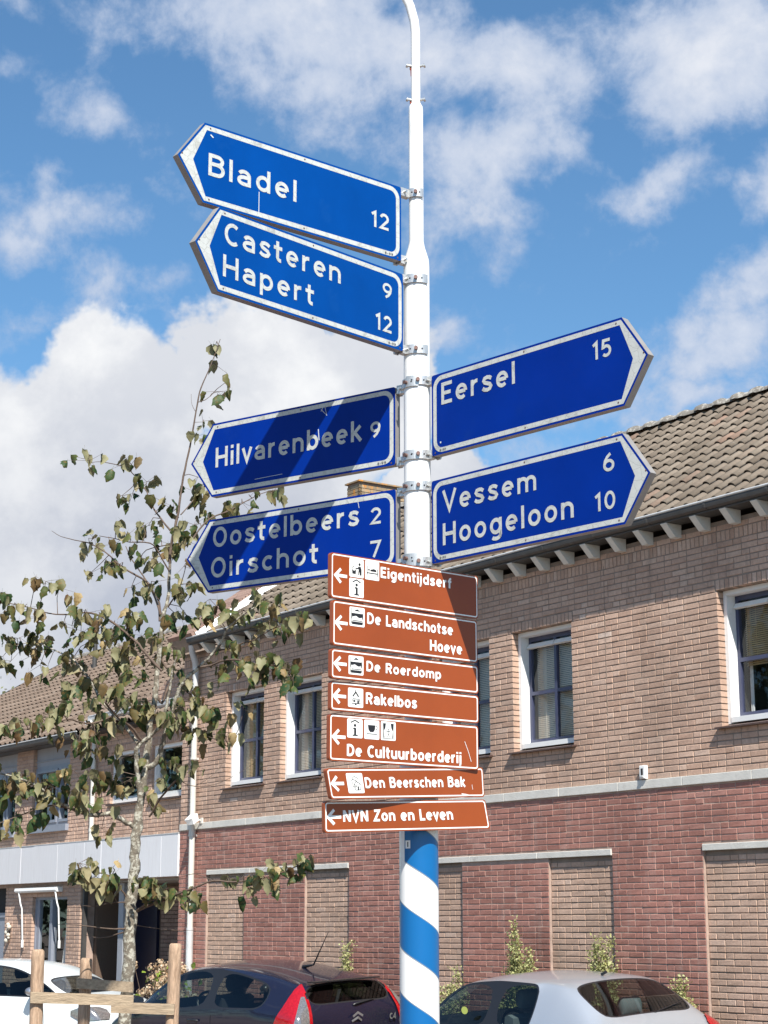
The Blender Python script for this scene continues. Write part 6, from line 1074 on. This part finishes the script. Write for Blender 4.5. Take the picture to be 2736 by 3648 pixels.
def build_car(name, label, loc, rz, roll, st, glass_side, glass_front, glass_rear, pillars, paint, gm, rear_gm, wheels, W, extras, levels=2, seats='seat', pitch=0):
    """st: stations (x, z centre, z edge, half width at roof edge, z belt, half width at belt, z window top, half width there, z bottom)"""
    t = empty(name, loc, rz, label, 'car', 'cars parked along the brick building'); t.rotation_euler = (roll, pitch, rz); t.location.z = extras.get('z', 0)
    wheels = [fx(w_) for w_ in wheels]; st = [(fx(s_[0]),) + tuple(s_[1:]) for s_ in st]
    rows = []
    for (x, zc, zs, wr, zb, wb, zw, ww, z0) in st:
        if zw > zb + .10: zw = min(zs - .016, zw + .05); ww -= .012
        h = [(wb*.92, z0), (wb*1.0 + .012, z0 + (zb-z0)*.16), (wb + .02, z0 + (zb-z0)*.48), (wb + .012, zb - (zb-z0)*.12), (wb, zb), (ww, zw), (wr, zs), (wr*.55, zc - (zc-zs)*.22), (0, zc)]
        rows.append([(x, -y, z) for y, z in h[:-1]] + [(x, 0, h[-1][1])] + [(x, y, z) for y, z in reversed(h[:-1])])
    nr = len(rows[0]); bm = bmesh.new(); V = [[bm.verts.new(p) for p in r] for r in rows]; nh = 8
    for i in range(len(rows) - 1):
        for j in range(nr - 1):
            f = bm.faces.new((V[i][j], V[i][j+1], V[i+1][j+1], V[i+1][j])); jj = j if j < nh else nr - 2 - j; m = 0
            if jj == 4:
                if i in glass_side: m = 1
                elif i in pillars: m = 4
            if jj >= 6:
                if i in glass_front: m = 2
                elif i in glass_rear: m = 3
            f.material_index = m; f.smooth = True
    for r in (V[0], V[-1]):
        f = bm.faces.new(r if r is V[0] else list(reversed(r))); f.smooth = True
    bmesh.ops.recalc_face_normals(bm, faces=bm.faces)
    # black seals round every pane (the side panes and the pillar between them share one seal)
    for mset in ({1, 4}, {2}, {3}):
        left_ = {f for f in bm.faces if f.material_index in mset}
        while left_:
            s0 = left_.pop(); grp = {s0}; q = [s0]
            while q:
                f = q.pop()
                for e in f.edges:
                    for g_ in e.link_faces:
                        if g_ in left_: left_.discard(g_); grp.add(g_); q.append(g_)
            res = bmesh.ops.inset_region(bm, faces=list(grp), thickness=.013, depth=-.003, use_even_offset=True)
            for f in res['faces']: f.material_index = 4; f.smooth = True
    for layer in (0,):      # firm edges where glass meets seal, so that corners stay tight
        cl = bm.edges.layers.float.get('crease_edge') or bm.edges.layers.float.new('crease_edge')
        for e in bm.edges:
            ms = {f.material_index for f in e.link_faces}
            if len(ms) == 2: e[cl] = .85
    me = bpy.data.meshes.new('cage'); bm.to_mesh(me); bm.free()
    for k in range(5): me.materials.append(M['trim'])
    o = bpy.data.objects.new('cage', me); COL.objects.link(o); md = o.modifiers.new('s', 'SUBSURF'); md.levels = levels; md.render_levels = levels
    dg = bpy.context.evaluated_depsgraph_get(); dg.update(); ev = o.evaluated_get(dg); m2 = bpy.data.meshes.new_from_object(ev); bpy.data.objects.remove(o)
    bm = bmesh.new(); bm.from_mesh(m2)
    def comp(mi):
        left_ = {f for f in bm.faces if f.material_index == mi}; out = []
        while left_:
            s0 = left_.pop(); grp = [s0]; q = [s0]
            while q:
                f = q.pop()
                for e in f.edges:
                    for g_ in e.link_faces:
                        if g_ in left_: left_.discard(g_); grp.append(g_); q.append(g_)
            out.append(grp)
        return out
    def emit(nm, faces, m_):
        vs = []; idx = {}; fl = []
        for f in faces:
            ff = []
            for v in f.verts:
                if v.index not in idx: idx[v.index] = len(vs); vs.append(tuple(v.co))
                ff.append(idx[v.index])
            fl.append(ff)
        me = bpy.data.meshes.new(nm); me.from_pydata(vs, [], fl); me.materials.append(m_); me.polygons.foreach_set('use_smooth', [True]*len(fl)); me.update(); return put(nm, me, t)
    bm.verts.index_update()
    emit('body', [f for f in bm.faces if f.material_index == 0], paint)
    emit('window_trim', [f for f in bm.faces if f.material_index == 4], M['trim'])
    for g_ in comp(1): emit('side_window', g_, gm)
    for g_ in comp(2): emit('windscreen', g_, gm)
    for g_ in comp(3): emit('rear_window', g_, rear_gm)
    bm.free()
    # inside
    Lc = st[-1][0]; zb_ = max(s[4] for s in st)
    b = MB(); w_ = W - .14; b.add([(.45, -w_, .35), (Lc - 1.2, -w_, .35), (Lc - 1.2, w_, .35), (.45, w_, .35), (.28, -w_, zb_ - .18), (Lc - 1.15, -w_, zb_ - .10), (Lc - 1.15, w_, zb_ - .10), (.28, w_, zb_ - .18)], [(0, 1, 2, 3), (0, 4, 5, 1), (3, 2, 6, 7), (0, 3, 7, 4), (1, 5, 6, 2)]); b.build('cabin_lining', M['seat_dark'], t, fix=False)
    b = MB(); b.box(Lc - 1.5, Lc - 1.15, -w_, w_, .7, zb_ - .06); b.build('dashboard', M['trim'], t)
    def seat(x, y, wd=.24, zt=1.08, hr=True):
        s = empty('seat', (x, y, 0), 0, parent=t)
        b = MB(); pr = [(.0, .42), (.12, .42), (.02, zt), (-.06, zt + .01), (-.12, zt - .05)]
        b.prism([(a_, z_) for a_, z_ in [(-.12, .42), (.05, .42), (-.05, zt - .02), (-.09, zt), (-.16, zt - .03)]], -wd, wd, axis='y'); b.build('backrest', M[seats], s)
        if hr:
            b = MB(); n = 14; P = []
            for yy, k in ((-.13, .72), (-.11, .95), (.11, .95), (.13, .72)): P.append([(-.13 + .055*k*math.cos(2*math.pi*i/n), yy, zt + .13 + .095*k*math.sin(2*math.pi*i/n)) for i in range(n)])
            vs = [p for q in P for p in q]; b.add(vs, [(i*n+j, i*n+(j+1) % n, (i+1)*n+(j+1) % n, (i+1)*n+j) for i in range(3) for j in range(n)] + [tuple(range(n)), tuple(range(3*n, 4*n))], 0, 0, True); b.build('headrest', M[seats], s)
    sx = [fx(v_) for v_ in extras['seats']]
    for y in (-.36, .36): seat(sx[0], y)
    for y in (-.34, .34): seat(sx[1], y, .30, .98)
    sw = MB(); sgn = extras.get('wheel_side', 1); sw.tube([(Lc - 1.62 + .07*math.sin(a*.3142), sgn*.36 + .185*math.cos(a*.3142), .93 + .17*math.sin(a*.3142)) for a in range(21)], .016, 6); sw.build('steering_wheel', M['trim'], t)
    for x in wheels:
        for sgn in (-1, 1):
            w = empty('wheel', (x, sgn*(W - .10), .30), 0, parent=t)
            b = MB(); pr = [(.19, -.08), (.27, -.09), (.30, -.075), (.305, 0), (.30, .075), (.27, .09), (.19, .08)]; n = 28
            b.add([(r_*math.cos(2*math.pi*k/n), y_, r_*math.sin(2*math.pi*k/n)) for r_, y_ in pr for k in range(n)], [(i*n+k, i*n+(k+1) % n, (i+1)*n+(k+1) % n, (i+1)*n+k) for i in range(6) for k in range(n)], 0, 0, True); b.build('tyre', M['rubber'], w)
            b = MB(); yo = sgn*.06
            for k in range(7):
                a = 2*math.pi*k/7; u = (math.cos(a), math.sin(a)); p = (-math.sin(a)*.022, math.cos(a)*.022)
                b.add([(u[0]*.05 + p[0], yo + sgn*.012, u[1]*.05 + p[1]), (u[0]*.05 - p[0], yo + sgn*.012, u[1]*.05 - p[1]), (u[0]*.195 - p[0], yo, u[1]*.195 - p[1]), (u[0]*.195 + p[0], yo, u[1]*.195 + p[1])], [(0, 1, 2, 3)])
            b.tube([(0, yo - .01, 0), (0, yo + sgn*.02, 0)], .055, 14); b.add([(r_*math.cos(2*math.pi*k/n), y_, r_*math.sin(2*math.pi*k/n)) for r_, y_ in ((.20, yo + .02), (.175, yo), (.20, yo - .02)) for k in range(n)], [(i*n+k, i*n+(k+1) % n, (i+1)*n+(k+1) % n, (i+1)*n+k) for i in range(2) for k in range(n)]); b.build('rim', M['rim'], w)
            b = MB(); n = 20; b.add([(0, sgn*.094, 0)] + [(.345*math.cos(math.pi*k/n*1.3 - .47), sgn*.094, .345*math.sin(math.pi*k/n*1.3 - .47)) for k in range(n+1)], [(0, k+1, k+2) for k in range(n)]) ; b.build('arch_liner', M['dark'], w)
    return t
def mirror(t, x, y, z, m_, s=1):
    o = empty('door_mirror', (x, y, z), 0, parent=t); b = MB(); n = 12; sec = [(-.05, .5), (-.03, .9), (.03, 1), (.07, .75), (.09, .3)]
    b.add([(dx, .0 + s*.02 + .105*k*math.cos(2*math.pi*i/n) + s*.08, .065*k*math.sin(2*math.pi*i/n) + .03) for dx, k in sec for i in range(n)], [(a*n+i, a*n+(i+1) % n, (a+1)*n+(i+1) % n, (a+1)*n+i) for a in range(4) for i in range(n)] + [tuple(range(n)), tuple(range(4*n, 5*n))], 0, 0, True); b.tube([(0, -s*.03, -.02), (.0, s*.05, .01)], .018, 8); b.build('housing', m_, o)
    b = MB(); b.add([(-.052, s*.10 + .085*math.cos(2*math.pi*i/12), .03 + .05*math.sin(2*math.pi*i/12)) for i in range(12)], [tuple(range(12))]); b.build('mirror_glass', M['chrome'], o)
def handle(t, x, y, z, m_):
    b = MB(); s = 1 if y > 0 else -1; b.tube([(x - .09, y, z), (x - .07, y + s*.022, z + .004), (x + .07, y + s*.022, z + .004), (x + .09, y, z)], [.010, .014, .014, .010], 8); b.build('door_handle', m_, t)
def hull_patch(t, name, m_, rows_, off=.016, cx=1.0, cy=0.0, off_faces=None):
    """a lamp skin laid on the body: rows_ = (z, angle from, angle to) seen from the upright axis at (cx, cy)"""
    from mathutils.bvhtree import BVHTree
    body = next(c for c in t.children if c.name.startswith('body')); me = body.data
    tree_ = BVHTree.FromPolygons([v.co for v in me.vertices], [tuple(p.vertices) for p in me.polygons]); n = 10; vs = []
    rows_ = [tuple(p*(1-k/4) + q*k/4 for p, q in zip(a, b)) for a, b in zip(rows_[:-1], rows_[1:]) for k in range(4)] + [rows_[-1]]
    for z, a0, a1 in rows_:
        for i in range(n + 1):
            a = R(a0 + (a1 - a0) * i / n); d = Vector((-math.cos(a), math.sin(a), 0)); o_ = Vector((cx, cy, z)) + d * 3
            hit = tree_.ray_cast(o_, -d); p = hit[0] if hit[0] is not None else Vector((cx, cy, z)) + d * .9
            nn = hit[1] if hit[1] is not None else d
            if nn.dot(d) < 0: nn = -nn
            vs.append(p + nn * off)
    k = len(rows_); b = MB(); b.add(vs, [(j*(n+1)+i, j*(n+1)+i+1, (j+1)*(n+1)+i+1, (j+1)*(n+1)+i) for j in range(k-1) for i in range(n)], 0, 0, True); return b.build(name, m_, t, fix=False)
def car_local(x, y): p = at_front(x, y, 0); return (p.x, p.y, 0)
# heading along -x of the street front: local x forward
HEAD_L = RZ + math.pi

# silver hatchback
FK = .80
sp = carpaint('silver_paint', (.50, .53, .57), .55, .32)
S1 = [(0.00, .50, .49, .60, .48, .66, .485, .64, .27), (0.03, .72, .70, .62, .68, .74, .69, .70, .22), (.10, .93, .91, .60, .87, .80, .89, .72, .20), (.20, 1.055, 1.035, .59, .96, .825, .99, .74, .20), (.27, 1.10, 1.08, .60, .975, .83, 1.01, .75, .20),
      (.50, 1.265, 1.235, .585, .98, .835, 1.13, .70, .20), (.70, 1.385, 1.345, .56, .98, .84, 1.24, .665, .20), (.80, 1.410, 1.370, .56, .978, .845, 1.29, .65, .20), (1.00, 1.425, 1.385, .56, .975, .845, 1.315, .645, .20), (1.12, 1.430, 1.39, .56, .973, .845, 1.325, .645, .20),
      (1.62, 1.445, 1.405, .56, .965, .85, 1.345, .645, .20), (1.72, 1.445, 1.405, .56, .962, .85, 1.345, .645, .20), (2.15, 1.42, 1.385, .555, .955, .85, 1.325, .65, .20), (2.35, 1.385, 1.35, .56, .95, .85, 1.29, .66, .20),
      (2.75, 1.20, 1.17, .60, .935, .85, 1.12, .70, .20), (3.02, 1.03, 1.01, .64, .92, .845, .955, .76, .20), (3.12, .985, .975, .66, .91, .84, .935, .78, .20), (3.45, .90, .89, .64, .83, .82, .85, .76, .20), (3.70, .80, .79, .60, .70, .78, .72, .70, .20), (3.80, .62, .61, .56, .55, .70, .56, .64, .24), (3.82, .48, .47, .50, .42, .62, .43, .56, .28)]
silver = build_car('silver_hatchback', 'silver hatchback with a large curved rear window, seen from behind, right of the striped post', car_local(.50, -1.28), HEAD_L + R(5), R(-2.6), S1, {8, 9, 11, 12, 13}, {13, 14}, {4, 5}, {10} , sp, M['car_glass'], M['car_glass'], (.62, 3.05), .845, {'seats': (1.75, .98), 'wheel_side': 1, 'z': .075})
b = MB(); b.tube([(.30, .10, 1.055), (.37, .08, 1.09)], .018, 8); b.tube([(.30, .10, 1.075), (.27, -.05, 1.10), (.36, -.52, 1.16)], [.009, .008, .005], 6); b.build('wiper', M['trim'], silver)
b = MB(); b.tube([(.86, 0, 1.42), (.80, 0, 1.445)], .014, 8); b.build('washer_jet', M['trim'], silver)
for s in (-1, 1):
    hull_patch(silver, 'tail_light', M['red_lamp'], [(1.03, s*40, s*50), (.98, s*36, s*54), (.88, s*34, s*56), (.74, s*34, s*57), (.66, s*36, s*55)])
    mirror(silver, fx(2.83), s*.88, 1.0, M['trim'], s)
b = MB(); b.add([(fx(2.02) + .045*math.cos(a), .858 , 1.13 + .035*math.sin(a)) for a in [i*.52 for i in range(12)]], [tuple(range(12))]); b.build('sticker', mat('sticker', (.45, .52, .12), .6), silver)

# dark hatchback with the glass tail
FK = .85
dp_ = carpaint('dark_violet_blue_paint', (.012, .012, .030), .3, .22)
S2 = [(0.00, .50, .49, .64, .46, .72, .47, .69, .28), (.02, .80, .79, .66, .78, .80, .785, .74, .22), (.05, .94, .93, .64, .90, .83, .91, .74, .20), (.09, 1.02, 1.01, .63, .92, .85, .96, .735, .20),
      (.24, 1.235, 1.215, .60, .955, .865, 1.10, .70, .20), (.36, 1.275, 1.25, .58, .965, .87, 1.13, .69, .20), (.62, 1.335, 1.30, .575, .975, .875, 1.17, .68, .20), (.90, 1.385, 1.345, .575, .975, .88, 1.235, .67, .20), (1.25, 1.43, 1.39, .575, .97, .885, 1.30, .66, .20), (1.62, 1.455, 1.41, .575, .96, .885, 1.335, .66, .20), (1.74, 1.458, 1.415, .575, .955, .885, 1.34, .66, .20),
      (2.20, 1.45, 1.405, .575, .945, .885, 1.33, .665, .20), (2.55, 1.395, 1.355, .58, .935, .885, 1.28, .68, .20), (2.95, 1.24, 1.205, .61, .92, .885, 1.14, .71, .20), (3.30, 1.055, 1.03, .65, .91, .88, .97, .77, .20), (3.42, .99, .98, .67, .90, .87, .935, .79, .20), (3.80, .90, .89, .66, .82, .85, .84, .78, .20), (4.10, .78, .77, .62, .68, .80, .70, .72, .20), (4.24, .60, .59, .56, .52, .72, .53, .66, .24), (4.27, .46, .45, .50, .40, .62, .41, .56, .28)]
dark = build_car('dark_hatchback', 'dark violet blue hatchback with upright black rear window, left of the striped post', car_local(-4.62, -1.22), HEAD_L + R(9), R(-2.6), S2, {6, 7, 8, 10, 11, 12, 13}, {13, 14}, {3}, {9}, dp_, M['car_glass'], M['car_glass_dark'], (.72, 3.45), .88, {'seats': (1.95, 1.1), 'wheel_side': 1, 'z': .095}, seats='seat_dark')
b = MB(); b.tube([(.90, 0, 1.385), (.72, 0, 1.41), (.45, 0, 1.78)], [.022, .010, .003], 8); b.build('aerial', M['trim'], dark)
for s in (-1, 1):
    hull_patch(dark, 'tail_light', M['red_lamp'], [(1.225, s*38.2, s*39.5), (1.18, s*37, s*43), (1.10, s*35.5, s*46.5), (1.00, s*34.5, s*50), (.90, s*34, s*54), (.80, s*34, s*56.5), (.70, s*34, s*59), (.62, s*34, s*59)])
    hull_patch(dark, 'lamp_lens', M['clear_lamp'], [(1.10, s*37.5, s*39.5), (1.02, s*36.5, s*41), (.94, s*36, s*42), (.84, s*36, s*43), (.78, s*36, s*42.5)], off=.024)
    mirror(dark, fx(3.05), s*.92, 1.0, M['trim'], s); handle(dark, fx(1.95), s*.905, .83, M['trim'])
b = MB(); b.tube([(.07, 0, .985), (.05, -.02, 1.0), (.08, -.33, 1.03)], [.014, .012, .006], 6); b.build('wiper', M['trim'], dark)
b = MB(); b.box(.14, .26, -.50, .50, 1.236, 1.250); b.v = [(x + .012*(abs(y) > .3), y, z + .012*(x > .1)) for x, y, z in b.v]; b.build('spoiler_lip', M['trim'], dark)
b = MB()
for k in (0, .052): ribbon(b, [(-.075, .855 + k - .04), (0, .855 + k), (.075, .855 + k - .04)], .024, lambda u, v: (.018 - .022*(v > .83) + .03*(v - .85), -u, v))
b.build('chevron_emblem', M['rim'], dark, fix=False)
b = MB(); text(b, 'C4', -.10, 0.0, 0, .062, .22, lambda u, v, d: (-.006 - d*3, -(u + .58), .80 + v)); b.build('badge', M['rim'], dark, fix=False)
b = MB(); b.box(-.006, .0, .22, .52, .66, .745); b.build('number_plate', mat('plate_yellow', (.65, .45, .02), .4), dark)

# white car facing right
FK = 1.0
wp = carpaint('white_paint_car', (.74, .79, .80), .0, .25)
S3 = [(0.00, .50, .49, .60, .48, .66, .485, .64, .27), (0.04, .80, .78, .62, .76, .76, .77, .70, .22), (.12, 1.0, .98, .60, .90, .82, .93, .72, .20), (.30, 1.12, 1.10, .60, .94, .835, 1.0, .74, .20),
      (.60, 1.29, 1.26, .58, .95, .845, 1.15, .69, .20), (.85, 1.37, 1.33, .565, .95, .85, 1.23, .67, .20), (1.20, 1.405, 1.365, .565, .95, .855, 1.29, .66, .20), (1.65, 1.42, 1.38, .565, .945, .855, 1.32, .66, .20), (1.76, 1.42, 1.38, .565, .945, .855, 1.32, .66, .20),
      (2.20, 1.40, 1.36, .565, .94, .855, 1.30, .665, .20), (2.50, 1.335, 1.30, .58, .935, .855, 1.24, .68, .20), (2.85, 1.185, 1.155, .62, .93, .85, 1.095, .72, .20), (3.18, 1.015, .995, .66, .915, .85, .95, .77, .20), (3.30, .97, .96, .67, .90, .84, .92, .79, .20), (3.60, .90, .89, .66, .84, .83, .86, .77, .20), (3.82, .80, .79, .62, .72, .79, .74, .72, .20), (3.93, .62, .61, .56, .55, .72, .56, .66, .24), (3.96, .48, .47, .50, .42, .62, .43, .56, .28)]
white = build_car('white_hatchback', 'white car facing right at the left edge, partly behind the wooden stakes', (-7.01, 27.9, 0), R(-25), R(1.0), S3, {5, 6, 8, 9, 10, 11}, {11, 12}, {3, 4}, {7}, wp, M['car_glass'], M['car_glass'], (.65, 3.15), .85, {'seats': (1.85, 1.0), 'wheel_side': 1, 'z': .07}, seats='seat_dark')
mirror(white, 2.86, -.88, .985, M['rim'], -1); mirror(white, 2.86, .88, .985, M['rim'], 1); handle(white, 1.62, -.878, .80, M['chrome'])
for s in (-1, 1):
    hull_patch(white, 'headlight', M['clear_lamp'], [(.80, s*142, s*128), (.76, s*148, s*122), (.70, s*150, s*122), (.64, s*148, s*128)], cx=2.9)
b = MB(); ribbon(b, [(2.98, .88), (3.0, .60), (2.96, .34)], .006, lambda u, v: (u, -.876 + .0, v)); ribbon(b, [(1.70, .93), (1.70, .5), (1.74, .3)], .006, lambda u, v: (u, -.8775, v)); b.build('door_seam', M['trim'], white, fix=False)

for car_, xs in ((silver, (1.32, 2.15)), (dark, (1.50,)), (white, (1.70, 2.95))):       # door seams
    for x_ in xs:
        for sg in (-1, 1): hull_patch(car_, 'door_seam', M['trim'], [(z_, sg*(90 - .22), sg*(90 + .22)) for z_ in (.42, .6, .78, .90)], off=.0025, cx=x_)
